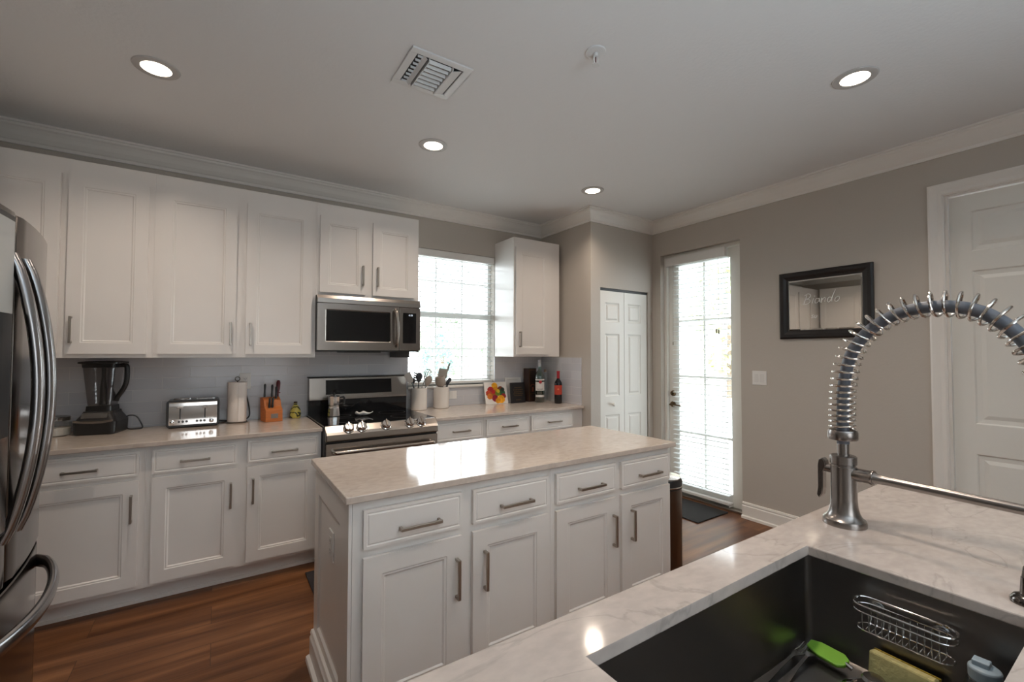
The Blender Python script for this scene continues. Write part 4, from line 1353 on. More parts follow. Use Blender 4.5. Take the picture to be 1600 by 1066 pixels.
# knife block with its knives
kb = thing('knife_block', 'orange-brown wooden knife block on the counter', 'knife block', (0.335, 3.63, CT))
WOOD = mat('orange_wood', s2l((188, 108, 52)), 0.45, noise=14, stretch=(1, 1, 6), var=0.14)
T = Matrix.Translation((0.335, 3.625, CT)) @ Matrix.Rotation(R(12), 4, 'Z')
blk = [(-0.060, 0.001), (0.055, 0.001), (0.075, 0.165), (0.020, 0.172), (-0.012, 0.150), (-0.030, 0.105), (-0.058, 0.085)]
MB(T).prism(blk, lambda p, q, d: (d, p, q), -0.056, 0.056).build('block_body', WOOD, kb, bevel=0.003)
MB(T).slab(lambda a, d, c: (a, -0.0605 - d, c), -0.022, 0.024, 0.026, 0.058, 0.0, 0.001).build('label_plate', mat('grey_plate', (0.28, 0.26, 0.24), 0.4, 0.6), kb)
Gk = 'knives in the wooden block'


def knife(label, lx, ly, lz, ln, rad, mcol, tilt=(0.08, 0.20)):
    t = thing('kitchen_knife', label, 'knife', T @ Vector((lx, ly, lz)), Gk)
    d = Vector((tilt[0], tilt[1], 1)).normalized()
    a = Vector((lx, ly, lz))
    h = MB(T)
    h.tube([a, a + d * 0.01, a + d * ln * 0.5, a + d * ln * 0.9, a + d * ln], [rad * 0.8, rad, rad * 0.85, rad * 1.1, rad * 0.6], 10)
    h.build('handle', mcol, t)
    MB(T).lathe([(rad * 0.6, -0.002), (rad * 0.6, 0.004)], a, 8).build('bolster', STEEL, t)


RED = mat('dark_red_handle', (0.12, 0.008, 0.014), 0.35)
knife('tallest-left black knife handle in the wooden block', -0.043, 0.015, 0.172, 0.095, 0.0075, BLACKP)
knife('black knife handle second from left in the wooden block', 0.002, 0.005, 0.170, 0.090, 0.0075, BLACKP)
knife('black knife handle third from left in the wooden block', 0.026, -0.005, 0.160, 0.085, 0.0075, BLACKP)
knife('lower front-left black steak knife handle in the wooden block', -0.028, -0.040, 0.100, 0.070, 0.0080, BLACKP, (0.05, -0.02))
knife('lower front black steak knife handle beside it in the block', -0.008, -0.040, 0.100, 0.070, 0.0080, BLACKP, (0.05, -0.02))
t = thing('sharpening_steel', 'dark red handle at the right of the wooden knife block', 'sharpening steel', T @ Vector((0.044, 0.018, 0.17)), Gk)
h = MB(T)
h.tube([(0.044, 0.018, 0.1705), (0.046, 0.022, 0.195), (0.050, 0.030, 0.225), (0.056, 0.042, 0.27), (0.058, 0.046, 0.285)], [0.008, 0.0075, 0.013, 0.014, 0.008], 12)
h.lathe([(0.006, 0.192), (0.018, 0.196), (0.018, 0.200), (0.006, 0.204)], (0.046, 0.022, 0), 14)
h.build('handle', RED, t)

yj = thing('yellow_bottle', 'small yellow patterned ceramic bottle with dark cap left of the range', 'bottle', (0.500, 3.70, CT))
ym = mat('yellow_glaze', s2l((190, 175, 80)), 0.3)
nt = ym.node_tree
b_ = nt.nodes['Principled BSDF']
tc = nt.nodes.new('ShaderNodeTexCoord')
wv = nt.nodes.new('ShaderNodeTexWave')
wv.bands_direction = 'Z'
wv.inputs['Scale'].default_value = 9
wv.inputs['Distortion'].default_value = 9
wv.inputs['Detail Scale'].default_value = 2
nt.links.new(tc.outputs['Object'], wv.inputs['Vector'])
rp = ramp(nt, [(0.0, (0.02, 0.025, 0.012)), (0.17, (0.03, 0.035, 0.015)), (0.26, s2l((196, 182, 84))), (1.0, s2l((205, 192, 98)))])
nt.links.new(wv.outputs['Fac'], rp.inputs[0])
nt.links.new(rp.outputs[0], b_.inputs['Base Color'])
MB().lathe([(0.0, 0.001), (0.030, 0.001), (0.037, 0.010), (0.0385, 0.035), (0.034, 0.062), (0.024, 0.084), (0.013, 0.098), (0.011, 0.110)], (0.500, 3.70, CT), 24).build('bottle_body', ym, yj)
MB().lathe([(0.0115, 0.1105), (0.0125, 0.113), (0.0125, 0.122), (0.0, 0.124)], (0.500, 3.70, CT), 16).build('cap', mat('brown_cap', (0.06, 0.035, 0.02), 0.5), yj)

# ------------------------------------------------------------------ things on the right counter
CROCK = mat('white_crock', (0.72, 0.665, 0.61), 0.35, noise=8, var=0.02)
c1 = thing('utensil_crock', 'white utensil crock nearest the range, with the black pasta fork', 'crock', (1.462, 3.665, CT), 'white utensil crocks')
MB().lathe([(0.0, 0.001), (0.064, 0.001), (0.068, 0.006), (0.068, 0.186), (0.066, 0.188), (0.062, 0.186), (0.061, 0.012), (0.0, 0.010)], (1.462, 3.665, CT), 32).build('crock_body', CROCK, c1)
c2 = copy_thing(c1, (1.680, 3.685, CT), 'white utensil crock farther from the range, with the ladle', 'white utensil crocks')
GREY = mat('grey_nylon', (0.16, 0.145, 0.13), 0.4)
DKN = mat('dark_nylon', (0.02, 0.022, 0.03), 0.35)
TAUPE = mat('taupe_silicone', (0.28, 0.235, 0.20), 0.5)
Gu = 'cooking utensils standing in the crocks'


def utensil(name, label, foot, tip, head, hm, rmat=None, rr_=0.0045):
    """straight handle from foot to tip, then head(mb, T) in local frame (z along the handle)"""
    f, tp = Vector(foot), Vector(tip)
    t = thing(name, label, 'utensil', f, Gu)
    MB().tube([f, f.lerp(tp, 0.5), tp], rr_, 8).build('handle', rmat or hm, t)
    d = (tp - f).normalized()
    yv = Vector((0, 1, 0))
    xv = yv.cross(d).normalized()
    yv = d.cross(xv)
    M_ = Matrix((xv, yv, d)).transposed().to_4x4()
    M_.translation = tp
    mb = MB(M_)
    head(mb)
    mb.build('head', hm, t)
    return t


def h_turner(mb):
    mb.prism([(-0.012, -0.002), (0.012, -0.002), (0.026, 0.02), (0.028, 0.090), (-0.028, 0.090), (-0.026, 0.02)], lambda p, q, d: (p, d, q), -0.0015, 0.0015)
    for x in (-0.015, 0, 0.015):
        mb.box(x - 0.003, x + 0.003, -0.0019, 0.0019, 0.03, 0.078)


def h_pasta(mb):
    mb.lathe([(0.004, -0.01), (0.020, 0.010), (0.030, 0.035), (0.028, 0.060), (0.014, 0.076), (0.0, 0.078)], (0, 0, 0), 14, sy=0.35)
    for k in range(4):
        z = 0.010 + 0.019 * k
        mb.tube([(-0.024, 0, z), (-0.045, -0.006, z + 0.004), (-0.054, -0.016, z + 0.010)], [0.0068, 0.0062, 0.0045], 6)


def h_spoon(mb):
    mb.lathe([(0.004, -0.005), (0.022, 0.015), (0.033, 0.045), (0.031, 0.070), (0.016, 0.090), (0.0, 0.094)], (0, 0, 0), 18, sy=0.28)


def h_ladle(mb):
    mb.lathe([(0.006, -0.004), (0.034, 0.006), (0.048, 0.035), (0.046, 0.070), (0.042, 0.090), (0.040, 0.088), (0.0, 0.03)], (0, 0, 0), 22, sy=0.85)


def h_whisk(mb):
    for k in range(5):
        a = pi * k / 5
        mb.tube(spline([(0.003 * cos(a), 0.003 * sin(a), 0), (0.030 * cos(a), 0.030 * sin(a), 0.05), (0.028 * cos(a), 0.028 * sin(a), 0.085), (0, 0, 0.105), (-0.028 * cos(a), -0.028 * sin(a), 0.085), (-0.030 * cos(a), -0.030 * sin(a), 0.05), (-0.003 * cos(a), -0.003 * sin(a), 0)], 4), 0.0026, 5)


def h_brush(mb):
    mb.box(-0.012, 0.012, -0.006, 0.006, -0.004, 0.03)


def h_small(mb):
    mb.lathe([(0.003, -0.004), (0.015, 0.012), (0.019, 0.030), (0.012, 0.046), (0, 0.050)], (0, 0, 0), 12, sy=0.4)


zf = CT + 0.018
a, b2 = (1.462, 3.665), (1.680, 3.685)
utensil('slotted_turner', 'grey steel slotted turner leaning left out of the near crock', (a[0] + 0.048, a[1] + 0.0, zf), (a[0] - 0.076, a[1] - 0.022, CT + 0.238), h_turner, mat('pale_steel', (0.55, 0.54, 0.52), 0.3, 0.9), BLACKP)
utensil('pasta_fork', 'black toothed pasta fork in the near crock', (a[0] - 0.02, a[1] + 0.01, zf), (a[0] - 0.006, a[1] - 0.008, CT + 0.243), h_pasta, DKN)
utensil('cooking_spoon', 'small black spoon at the left of the near crock', (a[0] - 0.03, a[1] + 0.03, zf), (a[0] - 0.040, a[1] + 0.030, CT + 0.225), h_small, DKN)
utensil('cooking_spoon', 'large taupe spoon leaning right out of the near crock', (a[0] - 0.03, a[1] - 0.02, zf), (a[0] + 0.054, a[1] - 0.028, CT + 0.205), h_spoon, TAUPE, GREY)
utensil('whisk', 'steel wire whisk leaning between the two crocks', (a[0] - 0.035, a[1] + 0.035, zf), (a[0] + 0.070, a[1] + 0.040, CT + 0.250), h_whisk, STEEL)
utensil('ladle', 'large grey-brown ladle bowl at the front of the far crock', (b2[0] + 0.03, b2[1] - 0.02, zf), (b2[0] - 0.012, b2[1] - 0.030, CT + 0.192), h_ladle, TAUPE, GREY)
utensil('strainer_spoon', 'tall square-topped grey strainer in the far crock', (b2[0] - 0.02, b2[1] + 0.015, zf), (b2[0] + 0.010, b2[1] + 0.010, CT + 0.245), lambda mb: mb.prism([(-0.030, 0.0), (0.025, 0.0), (0.045, 0.04), (0.042, 0.105), (-0.042, 0.105), (-0.046, 0.04)], lambda p, q, d: (p, d, q), -0.003, 0.003), mat('grey_mesh', (0.30, 0.275, 0.24), 0.5), GREY)
utensil('basting_brush', 'thin brush with pointed tip rising highest from the far crock', (b2[0] - 0.025, b2[1] + 0.035, zf), (b2[0] + 0.078, b2[1] + 0.036, CT + 0.335), lambda mb: mb.tube([(0, 0, -0.005), (0, 0, 0.045), (0.004, 0, 0.075), (0.008, 0, 0.088)], [0.010, 0.009, 0.002, 0.005], 8), GREY)
utensil('cooking_spoon', 'black spoon leaning right out of the far crock', (b2[0] - 0.045, b2[1] - 0.0, zf), (b2[0] + 0.072, b2[1] + 0.010, CT + 0.222), h_small, DKN)
utensil('cooking_spoon', 'dark oval spoon standing upright behind the ladle', (b2[0] + 0.02, b2[1] - 0.02, zf), (b2[0] + 0.046, b2[1] - 0.028, CT + 0.200), h_small, DKN)

# fruit picture: small square canvas leaning on the tiles
art = thing('canvas_picture', 'small square picture of bright fruit leaning on the tiles', 'picture', (2.265, 3.70, CT))
T = Matrix.Translation((2.262, 3.672, CT + 0.001)) @ Matrix.Rotation(R(-6), 4, 'Z') @ Matrix.Rotation(R(-16), 4, 'X')
MB(T).box(-0.118, 0.118, 0.0, 0.016, 0.0, 0.216).build('canvas', mat('white_canvas', (0.76, 0.72, 0.68), 0.7), art, bevel=0.002)
fruit = [(-0.01, 0.178, 0.032, (235, 165, 10)), (-0.055, 0.135, 0.036, (165, 25, 25)), (-0.080, 0.105, 0.030, (190, 60, 25)), (0.005, 0.135, 0.032, (215, 140, 20)),
         (0.050, 0.140, 0.032, (130, 60, 30)), (0.060, 0.108, 0.036, (40, 90, 50)), (0.015, 0.105, 0.028, (120, 140, 25)), (-0.040, 0.085, 0.036, (170, 90, 20)),
         (-0.015, 0.055, 0.034, (150, 20, 45)), (0.075, 0.075, 0.026, (150, 25, 35)), (0.045, 0.045, 0.040, (245, 165, 5)), (-0.072, 0.075, 0.028, (200, 110, 20)), (0.010, 0.030, 0.026, (225, 150, 10)), (0.072, 0.14, 0.020, (35, 45, 40)), (0.022, 0.125, 0.018, (225, 195, 40)), (-0.03, 0.12, 0.022, (190, 30, 30))]
for i, (x, z, r_, cc) in enumerate(fruit):
    MB(T).prism([(x + r_ * cos(2 * pi * k / 16) * (1 + 0.08 * sin(3 * k)), z + r_ * sin(2 * pi * k / 16)) for k in range(16)], lambda p, q, d: (p, d, q), -0.0002 - 0.00012 * i, 0.0).build('painted_fruit', mat('paint_%d' % i, s2l(cc), 0.5, noise=40, var=0.2), art)

# framed dark print
fp_ = thing('framed_print', 'white-framed dark print with gold lettering leaning on the tiles', 'picture', (2.50, 3.71, CT))
T = Matrix.Translation((2.503, 3.715, CT + 0.001)) @ Matrix.Rotation(R(-12), 4, 'X')
MB(T).slab(lambda a, d, c: (a, -d, c), -0.094, 0.094, 0.0, 0.250, -0.014, 0.0, [(-0.076, 0.076, 0.02, 0.228)], ((0, 0), (0.003, -0.006))).build('frame', WHITEP, fp_, bevel=0.0015)
MB(T).box(-0.073, 0.073, 0.0065, 0.0075, 0.023, 0.225).build('backing', mat('dark_print', (0.012, 0.012, 0.014), 0.35), fp_)
bk = thing('dark_book', 'black book with faint gold lettering standing before the white frame', 'book', (2.535, 3.665, CT))
T2 = Matrix.Translation((2.490, 3.640, CT + 0.001)) @ Matrix.Rotation(R(4), 4, 'Z') @ Matrix.Rotation(R(-6), 4, 'X')
MB(T2).box(-0.085, 0.085, 0.0, 0.022, 0.0, 0.200).build('cover', mat('black_cover', (0.010, 0.010, 0.012), 0.35), bk, bevel=0.002)
tx = MB(T2)
for (z, hw) in ((0.150, 0.045), (0.128, 0.060), (0.108, 0.052), (0.090, 0.060), (0.072, 0.050), (0.030, 0.030)):
    x = -hw
    while x < hw:
        wl = random.uniform(0.006, 0.016)
        tx.box(x, min(x + wl, hw), -0.0008, -0.0002, z - 0.004, z + 0.005)
        x += wl + 0.005
tx.build('lettering', mat('dull_gold', (0.16, 0.10, 0.045), 0.4, 0.5), bk)

# dark presentation box
bxx = thing('bottle_box', 'tall dark brown gift box with gold edge behind the green bottle', 'box', (2.650, 3.69, CT))
T3 = Matrix.Translation((2.675, 3.715, CT + 0.001)) @ Matrix.Rotation(R(8), 4, 'Z')
MB(T3).box(-0.050, 0.050, -0.045, 0.040, 0.0, 0.335).build('carton', mat('dark_brown_box', (0.035, 0.015, 0.010), 0.35, noise=20, var=0.25), bxx, bevel=0.002)
gd = mat('dull_gold_print', (0.22, 0.13, 0.05), 0.4, 0.6)
MB(T3).box(-0.046, -0.043, -0.0465, -0.0455, 0.01, 0.325).box(0.043, 0.046, -0.0465, -0.0455, 0.01, 0.325).box(-0.043, 0.043, -0.0465, -0.0455, 0.318, 0.322).box(-0.043, 0.043, -0.0465, -0.0455, 0.075, 0.079).build('gold_edge', gd, bxx)
MB(T3).prism(arc(0, 0.14, 0.036, 20, 160, 10) + arc(0, 0.14, 0.030, 160, 20, 10), lambda p, q, d: (p, d, q), -0.0466, -0.0455).box(-0.012, 0.012, -0.0466, -0.0455, 0.10, 0.145).build('emblem', mat('copper_print', (0.35, 0.10, 0.05), 0.4, 0.4), bxx)

# rum bottle
rb = thing('rum_bottle', 'tall clear green-tinted spirit bottle with white label and red emblem', 'bottle', (2.705, 3.60, CT))
RC = (2.708, 3.592, CT)
MB().lathe([(0.0, 0.001), (0.047, 0.001), (0.050, 0.006), (0.050, 0.245), (0.046, 0.270), (0.034, 0.296), (0.019, 0.316), (0.0155, 0.335), (0.0155, 0.385)], RC, 32).build('bottle_glass', thin_glass('green_glass', (0.30, 0.52, 0.46), 0.10), rb)
MB().lathe([(0.0, 0.006), (0.0465, 0.007), (0.0475, 0.012), (0.0475, 0.225), (0.0, 0.225)], RC, 32).build('spirit', thin_glass('green_spirit', (0.40, 0.66, 0.55), 0.02), rb)
MB().lathe([(0.0165, 0.355), (0.0165, 0.392), (0.015, 0.394), (0.0155, 0.396), (0.0155, 0.422), (0.0, 0.424)], RC, 20).build('cap', mat('silver_cap', (0.6, 0.6, 0.6), 0.35, 0.5), rb)
CA = math.atan2(-RC[1], -RC[0])   # towards the kitchen
CA = math.atan2(-(RC[1] - 0.4), -(RC[0] - 1.0))


def wrap(mb, r_, a_half, z0, z1, ca, th=0.0006, n=12):
    vs, fs = [], []
    for i in range(n + 1):
        a_ = ca - a_half + 2 * a_half * i / n
        for rr_ in (r_, r_ + th):
            for z in (z0, z1):
                vs.append((RCC[0] + rr_ * cos(a_), RCC[1] + rr_ * sin(a_), RCC[2] + z))
    for i in range(n):
        o = 4 * i
        fs += [(o + 2, o + 6, o + 7, o + 3), (o, o + 1, o + 5, o + 4), (o + 1, o + 3, o + 7, o + 5), (o, o + 4, o + 6, o + 2)]
    fs += [(0, 2, 3, 1), (4 * n, 4 * n + 1, 4 * n + 3, 4 * n + 2)]
    return mb.add(vs, fs, True)


RCC = RC
lab = mat('paper_label', (0.66, 0.63, 0.60), 0.6)
wrap(wrap(wrap(MB(), 0.0504, 1.05, 0.118, 0.205, CA), 0.0504, 1.05, 0.218, 0.232, CA), 0.0504, 1.05, 0.054, 0.076, CA).build('label', lab, rb)
em = MB()
def on_bottle(x, y, r_, z):
    return (RCC[0] + r_ * cos(CA + x / r_), RCC[1] + r_ * sin(CA + x / r_), RCC[2] + z + y)
pts = [on_bottle(0.016 * cos(2 * pi * k / 20), 0.016 * sin(2 * pi * k / 20), 0.0535, 0.204) for k in range(20)]
em.add(pts, [tuple(range(20))])
em.build('emblem', mat('red_emblem', (0.40, 0.03, 0.03), 0.5), rb)
v_, f_ = text_mesh('BACARDI', 0.016, lambda x, y: on_bottle(x, y, 0.0513, 0.127))
MB().add(v_, f_).build('lettering', mat('dark_ink', (0.03, 0.02, 0.03), 0.5), rb)

# clear glass bottle and wine bottle
gb = thing('glass_bottle', 'slim empty clear glass bottle in the corner behind the wine', 'bottle', (2.800, 3.62, CT))
MB().lathe([(0.0, 0.001), (0.032, 0.001), (0.035, 0.005), (0.035, 0.10), (0.031, 0.14), (0.018, 0.19), (0.0145, 0.22), (0.0145, 0.285), (0.017, 0.287), (0.017, 0.298)], (2.800, 3.62, CT), 24).build('bottle_glass', JAR, gb)
MB().lathe([(0.014, 0.2985), (0.015, 0.305), (0.012, 0.325), (0.0, 0.327)], (2.800, 3.62, CT), 14).build('cork', mat('cork', (0.30, 0.20, 0.14), 0.8), gb)
wb = thing('wine_bottle', 'dark wine bottle with red label and red capsule', 'bottle', (2.800, 3.43, CT))
WC = (2.795, 3.405, CT)
MB().lathe([(0.0, 0.001), (0.034, 0.001), (0.0375, 0.006), (0.0375, 0.185), (0.035, 0.205), (0.025, 0.222), (0.0155, 0.235), (0.0140, 0.26), (0.0140, 0.305)], WC, 28).build('bottle_glass', mat('dark_bottle_glass', (0.006, 0.007, 0.010), 0.08), wb)
MB().lathe([(0.0150, 0.238), (0.0150, 0.306), (0.0162, 0.307), (0.0162, 0.316), (0.0, 0.317)], WC, 20).build('capsule', mat('red_capsule', (0.36, 0.012, 0.02), 0.4), wb)
RCC = WC
CA = math.atan2(-WC[1], -WC[0])
wrap(MB(), 0.0378, 1.35, 0.088, 0.178, CA).build('label', mat('red_label', (0.46, 0.045, 0.02), 0.5), wb)
MB().add([on_bottle(0.009 * cos(2 * pi * k / 12), 0.007 * sin(2 * pi * k / 12), 0.0389, 0.140) for k in range(12)], [tuple(range(12))]).build('label_emblem', mat('pale_orange', (0.75, 0.25, 0.10), 0.5), wb)

# ------------------------------------------------------------------ right side: mirror, trash can, mat
mr = thing('wall_mirror', 'black-framed wall mirror etched with a name, beside the garden door', 'mirror', (XR, 1.476, 1.75))
my0, my1, mz0, mz1 = 1.172, 1.784, 1.500, 2.016
frm = [(0.0, 0.0), (0.0, 0.016), (0.012, 0.026), (0.034, 0.024), (0.052, 0.014), (0.064, 0.012), (0.064, 0.0)]
MB().sweep([(my0, mz0), (my1, mz0), (my1, mz1), (my0, mz1)], [(a_, 0.002 + b_) for a_, b_ in frm], lambda a_, b_, h_: (XR - h_, a_, b_), closed=True).build('frame', DARKF, mr, bevel=0.001)
MB().slab(lambda a_, d_, c_: (XR - d_, a_, c_), my0 + 0.058, my1 - 0.058, mz0 + 0.052, mz1 - 0.052, 0.003, 0.008, [(my0 + 0.062, my1 - 0.062, mz0 + 0.062, mz1 - 0.062)], ((0, 0), (0.012, 0.0018))).build('mirror_glass', MIRROR, mr)
ETCH = mat('etched_glass', (0.90, 0.90, 0.88), 0.6)
def stroke(mb, pts, sx, sz, y0, z0, n=6):
    P_ = spline([(XR - 0.0105, y0 - x * sx - 0.22 * 0 - z * sx * 0.25, z0 + z * sz) for x, z in pts], n)
    mb.tube(P_, 0.0024, 5)
et = MB()
Yt, Zt, sx, sz = 1.622, 1.765, 0.042, 0.060
L_ = [[(0.55, 1.1), (0.42, 0.5), (0.25, -0.1)], [(0.15, 1.0), (0.7, 1.25), (1.15, 1.05), (1.0, 0.7), (0.55, 0.58), (1.1, 0.5), (1.25, 0.2), (0.8, -0.05), (0.1, 0.0)],
      [(1.75, 0.62), (1.68, 0.25), (1.70, 0.0)], [(1.82, 0.86), (1.86, 0.92)],
      [(2.55, 0.55), (2.2, 0.55), (2.05, 0.25), (2.2, 0.0), (2.55, 0.1), (2.72, 0.40), (2.60, 0.58), (2.75, 0.3), (2.9, 0.05)],
      [(3.05, 0.6), (3.10, 0.0), (3.15, 0.35), (3.45, 0.6), (3.62, 0.45), (3.62, 0.05)],
      [(4.55, 0.55), (4.15, 0.58), (4.0, 0.25), (4.2, 0.0), (4.5, 0.2), (4.75, 0.9), (4.95, 1.45), (4.70, 0.7), (4.70, 0.05)],
      [(5.5, 0.6), (5.2, 0.45), (5.15, 0.15), (5.4, 0.0), (5.75, 0.2), (5.75, 0.52), (5.5, 0.6)]]
for s_ in L_:
    stroke(et, s_, sx, sz, Yt, Zt)
for s_ in ([(0.5, 0.5), (0.2, 0.45), (0.45, 0.2), (0.4, 0.0), (0.1, 0.02)], [(0.8, 0.4), (0.78, 0.05), (1.1, 0.05), (1.2, 0.4), (1.2, 0.02)]):
    stroke(et, s_, 0.034, 0.045, 1.565, 1.655)
et.build('etched_lettering', ETCH, mr)

tc_ = thing('trash_can', 'slim steel trash can with dark rim beyond the island end', 'trash can', (2.275, 1.80, 0))
TC = (2.275, 1.792, 0)
MB().lathe([(0.0, 0.001), (0.118, 0.001), (0.122, 0.012), (0.122, 0.575), (0.120, 0.577)], TC, 40).build('can_body', brushed('can_steel', (0.20, 0.165, 0.14), 0.30, 2, 0.05), tc_)
MB().lathe([(0.122, 0.5775), (0.125, 0.580), (0.125, 0.622), (0.118, 0.634), (0.118, 0.578)], TC, 40).build('rim', BLACKP, tc_)
MB().lathe([(0.1185, 0.629), (0.116, 0.640), (0.08, 0.650), (0.0, 0.653)], TC, 40).build('lid', STEEL, tc_)
MB().lathe([(0.1255, 0.588), (0.1262, 0.592), (0.1255, 0.596)], TC, 40).build('rim_band', CHROME, tc_)

tag(MB().box(3.290, 3.725, 2.225, 2.900, 0.0005, 0.010).build('door_mat', mat('black_mat', (0.018, 0.017, 0.017), 0.9, noise=120, bump=(260, 0.9), var=0.3), bevel=0.003, loc=(3.5, 2.56, 0.0005)), 'black doormat on the floor inside the garden door', 'mat')
tag(MB().box(0.484, 1.26, 2.50, 3.07, 0.0005, 0.011).build('kitchen_rug', mat('dark_rug', (0.020, 0.016, 0.018), 0.9, noise=90, bump=(200, 0.8), var=0.25), bevel=0.003, loc=(0.87, 2.78, 0.0005)), 'dark floor mat in front of the range', 'mat')

# ------------------------------------------------------------------ ceiling fixtures
LAMP = mat('lamp_lens', (1, 0.9, 0.8), 0.5, emit=((1.0, 0.86, 0.70), 9.0))
LRING = mat('lamp_trim', (0.50, 0.475, 0.455), 0.4)
lx = (-0.262, 2.664)
lt = thing('recessed_light', 'round recessed ceiling light at the far left, above the fridge side', 'ceiling light', (*lx, H), 'recessed ceiling lights')
c0 = (*lx, H)
MB().lathe([(0.064, -0.001), (0.060, -0.004), (0.060, -0.006), (0.076, -0.0085), (0.090, -0.005), (0.093, -0.0005)], c0, 40).build('trim_ring', LRING, lt)
MB().lathe([(0.0605, -0.0045), (0.040, -0.0065), (0.0, -0.0075)], c0, 32).build('lens', LAMP, lt)


def lamp_light(x, y):
    d = bpy.data.lights.new('recessed_lamp', 'AREA')
    d.shape = 'DISK'
    d.size = 0.095
    d.energy = LAMP_W
    d.color = (1.0, 0.84, 0.69)
    d.spread = R(130)
    o = bpy.data.objects.new('recessed_lamp', d)
    COL.objects.link(o)
    o.location = (x, y, H - 0.012)
    return o


lamp_light(*lx)
for (x, y, lab_) in ((1.148, 2.667, 'round recessed ceiling light in front of the microwave cabinet'),
                     (2.567, 2.680, 'small-looking recessed ceiling light nearest the pantry corner'),
                     (2.572, 0.865, 'round recessed ceiling light at the right, near the six-panel door'),
                     (1.148, 0.865, 'unseen recessed ceiling light assumed above the sink counter')):  # last lamp is added out of view and brightens the island fronts
    copy_thing(lt, (x, y, H), lab_, 'recessed ceiling lights')
    lamp_light(x, y)

av = thing('air_vent', 'square white ceiling air vent with angled louvres', 'vent', (0.845, 1.985, H))
vx0, vx1, vy0, vy1 = 0.693, 0.992, 1.838, 2.138
fvn = lambda a_, d_, c_: (a_, c_, H - d_)
VENT = mat('vent_paint', (0.70, 0.69, 0.68), 0.4)
fr = MB()
for (a0, a1, b0, b1) in ((vx0, vx1, vy0, vy0 + 0.034), (vx0, vx1, vy1 - 0.034, vy1), (vx0, vx0 + 0.034, vy0 + 0.034, vy1 - 0.034), (vx1 - 0.034, vx1, vy0 + 0.034, vy1 - 0.034)):
    fr.box(a0, a1, b0, b1, H - 0.008, H)
fr.build('frame', VENT, av, bevel=0.002)
MB().box(vx0 + 0.034, vx1 - 0.034, vy0 + 0.034, vy1 - 0.034, H - 0.0015, H).build('duct', mat('dark_duct', (0.025, 0.025, 0.027), 0.7), av)
lo = MB()
ix0, ix1, iy0, iy1 = vx0 + 0.034, vx1 - 0.034, vy0 + 0.034, vy1 - 0.034
for k in range(7):
    y = iy0 + 0.012 + k * (iy1 - iy0 - 0.02) / 6.6
    lo.prism([(y, H - 0.003), (y + 0.009, H - 0.017), (y + 0.0105, H - 0.0165), (y + 0.0015, H - 0.0025)], lambda p, q, d: (d, p, q), ix0 + 0.062, ix1 - 0.058)
lo.build('louvres', VENT, av)
sd = MB()
for k in range(8):
    y = iy0 + 0.01 + k * (iy1 - iy0 - 0.02) / 7
    sd.box(ix0 + 0.006, ix0 + 0.030, y, y + 0.003, H - 0.012, H - 0.002)
sd.prism([(ix0 + 0.030, H - 0.002), (ix0 + 0.046, H - 0.018), (ix0 + 0.048, H - 0.016), (ix0 + 0.033, H - 0.001)], lambda p, q, d: (p, d, q), iy0, iy1)
sd.box(ix0 + 0.056, ix0 + 0.060, iy0, iy1, H - 0.022, H - 0.001)
sd.box(ix1 - 0.056, ix1 - 0.053, iy0, iy1, H - 0.022, H - 0.001)
sd.prism([(ix1 - 0.050, H - 0.020), (ix1 - 0.004, H - 0.003), (ix1 - 0.004, H - 0.001), (ix1 - 0.052, H - 0.018)], lambda p, q, d: (p, d, q), iy0 + 0.012, iy1)
sd.build('side_deflector', VENT, av)

sk = thing('fire_sprinkler', 'small white pendant fire sprinkler head on the ceiling', 'sprinkler', (1.39, 1.42, H))
kc = (1.388, 1.428, H)
MB().lathe([(0.046, -0.0005), (0.044, -0.006), (0.030, -0.010), (0.018, -0.008)], kc, 28).build('escutcheon', VENT, sk)
MB().lathe([(0.010, -0.008), (0.010, -0.022), (0.004, -0.024)], kc, 12).tube([(kc[0] - 0.010, kc[1], H - 0.02), (kc[0] - 0.013, kc[1], H - 0.04), (kc[0] - 0.003, kc[1], H - 0.058)], 0.0026, 6).tube([(kc[0] + 0.010, kc[1], H - 0.02), (kc[0] + 0.013, kc[1], H - 0.04), (kc[0] + 0.003, kc[1], H - 0.058)], 0.0026, 6).build('yoke', VENT, sk)
MB().lathe([(0.0022, -0.024), (0.0022, -0.056)], kc, 8).build('glass_bulb', mat('dark_red_bulb', (0.06, 0.01, 0.015), 0.2), sk)
MB().lathe([(0.004, -0.056), (0.017, -0.060), (0.017, -0.062), (0.0, -0.0625)], kc, 16).build('deflector', VENT, sk)

# ------------------------------------------------------------------ outside
struct('ground', MB().box(-30, 40, YB + 0.5, 45, -0.25, -0.12).box(XR + 0.5, 40, -25, YB + 0.5, -0.25, -0.12), mat('pale_paving', (0.55, 0.54, 0.51), 0.9, noise=2, var=0.1))


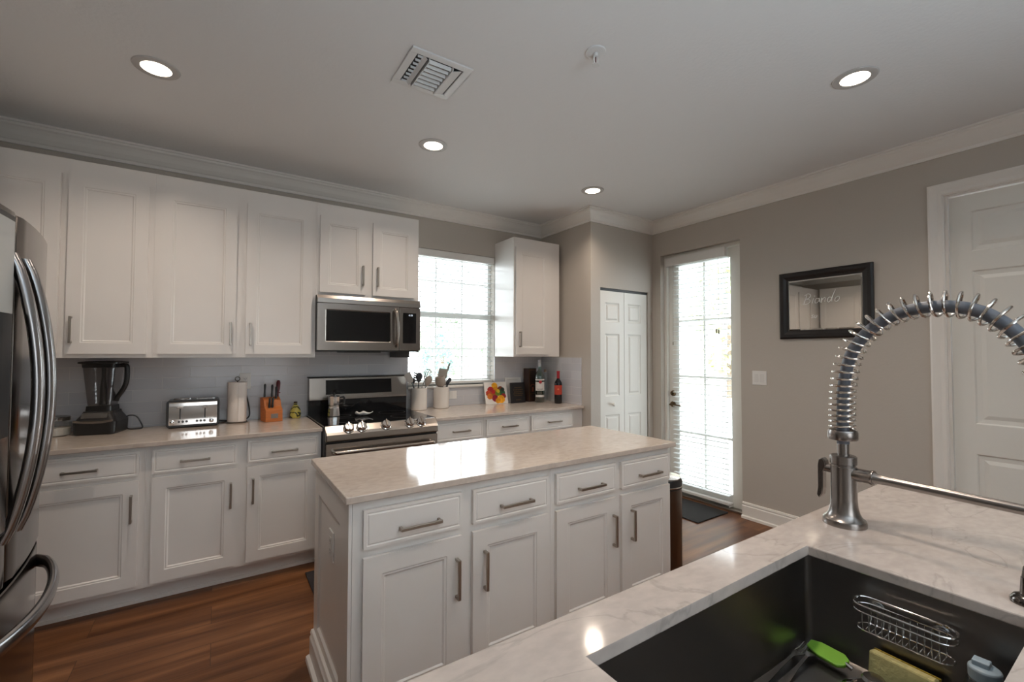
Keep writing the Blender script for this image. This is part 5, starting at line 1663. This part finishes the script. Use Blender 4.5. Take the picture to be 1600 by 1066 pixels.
def leafy(name, label, cat, x, y, z0, h, rx, col, n=420, trunk=True, group='plants seen through the windows'):
    t = thing(name, label, cat, (x, y, z0), group)
    mb = MB()
    rnd = random.Random(int(x * 100 + y * 10))
    for i in range(n):
        u_, v_ = rnd.uniform(0, 2 * pi), rnd.uniform(-1, 1)
        k = rnd.uniform(0.55, 1.0) ** 0.5
        zz = v_
        rxy = math.sqrt(1 - zz * zz)
        c = Vector((x + rx * k * rxy * cos(u_), y + rx * k * rxy * sin(u_), z0 + h * 0.58 + h * 0.42 * k * zz))
        s_ = rx * rnd.uniform(0.12, 0.2)
        d1 = Vector((rnd.gauss(0, 1), rnd.gauss(0, 1), rnd.gauss(0, 1))).normalized()
        d2 = d1.orthogonal().normalized()
        d3_ = d1.cross(d2)
        mb.add([c - d2 * s_, c + d3_ * s_ * 0.5, c + d2 * s_, c - d3_ * s_ * 0.5], [(0, 1, 2, 3)])
    mb.build('foliage', mat(name + '_leaf_%d' % int(x * 10), col, 0.7), t, keep=True)
    if trunk:
        MB().lathe([(rx * 0.10, z0), (rx * 0.06, z0 + h * 0.5)], (x, y, 0), 10).build('trunk', mat('bark', (0.2, 0.15, 0.11), 0.9), t)


leafy('garden_tree', 'small dark conifer-like tree seen through the left of the kitchen window', 'tree', 5.35, 12.0, -0.12, 2.1, 0.45, (0.20, 0.32, 0.30))
leafy('garden_tree', 'broad pale green tree seen through the middle of the kitchen window', 'tree', 6.6, 14.4, -0.12, 3.0, 0.95, (0.36, 0.46, 0.32))
leafy('garden_tree', 'pale green tree seen through the right of the kitchen window', 'tree', 8.6, 13.6, -0.12, 2.7, 0.8, (0.38, 0.46, 0.34))
leafy('garden_tree', 'yellow-green tree seen through the top of the garden door', 'tree', 14.6, 8.6, -0.12, 5.0, 1.3, (0.48, 0.50, 0.26))
leafy('flowering_shrub', 'red flowering shrub seen low in the kitchen window', 'shrub', 6.1, 11.2, -0.12, 1.65, 0.42, (0.66, 0.48, 0.46), 240, False)
sl_ = thing('garden_lamp', 'white globe lamp on a post seen through the kitchen window', 'lamp post', (6.22, 12.0, -0.12))
MB().lathe([(0.03, -0.12), (0.03, 2.12)], (6.22, 12.0, 0), 10).build('post', mat('grey_post', (0.4, 0.4, 0.4), 0.5), sl_)
MB().lathe([(0.02, 2.12), (0.10, 2.16), (0.15, 2.27), (0.10, 2.38), (0.0, 2.42)], (6.22, 12.0, 0), 18).build('globe', mat('white_globe', (0.85, 0.85, 0.83), 0.3), sl_)
hs = thing('street_house', 'pale neighbouring house with grey windows seen through the garden door', 'house', (20, 12.0, -0.12))
MB().box(18.0, 24.0, 7.0, 19.0, -0.12, 5.6).build('house_wall', mat('pale_stucco', (0.62, 0.58, 0.46), 0.8), hs)
MB().prism([(6.6, 5.6), (19.4, 5.6), (13.0, 8.0)], lambda p, q, d: (d, p, q), 17.6, 24.4).build('roof', mat('pale_roof', (0.5, 0.4, 0.34), 0.8), hs)
for y in (11.0, 12.4, 14.4):
    for z in (1.0, 3.6):
        f = MB().box(17.94, 18.0, y - 0.45, y + 0.45, z, z + 1.3).build('window', WHITEP, hs)
        MB().box(17.92, 17.94, y - 0.38, y + 0.38, z + 0.07, z + 1.23).build('pane', mat('house_pane', (0.40, 0.50, 0.52), 0.2), f)
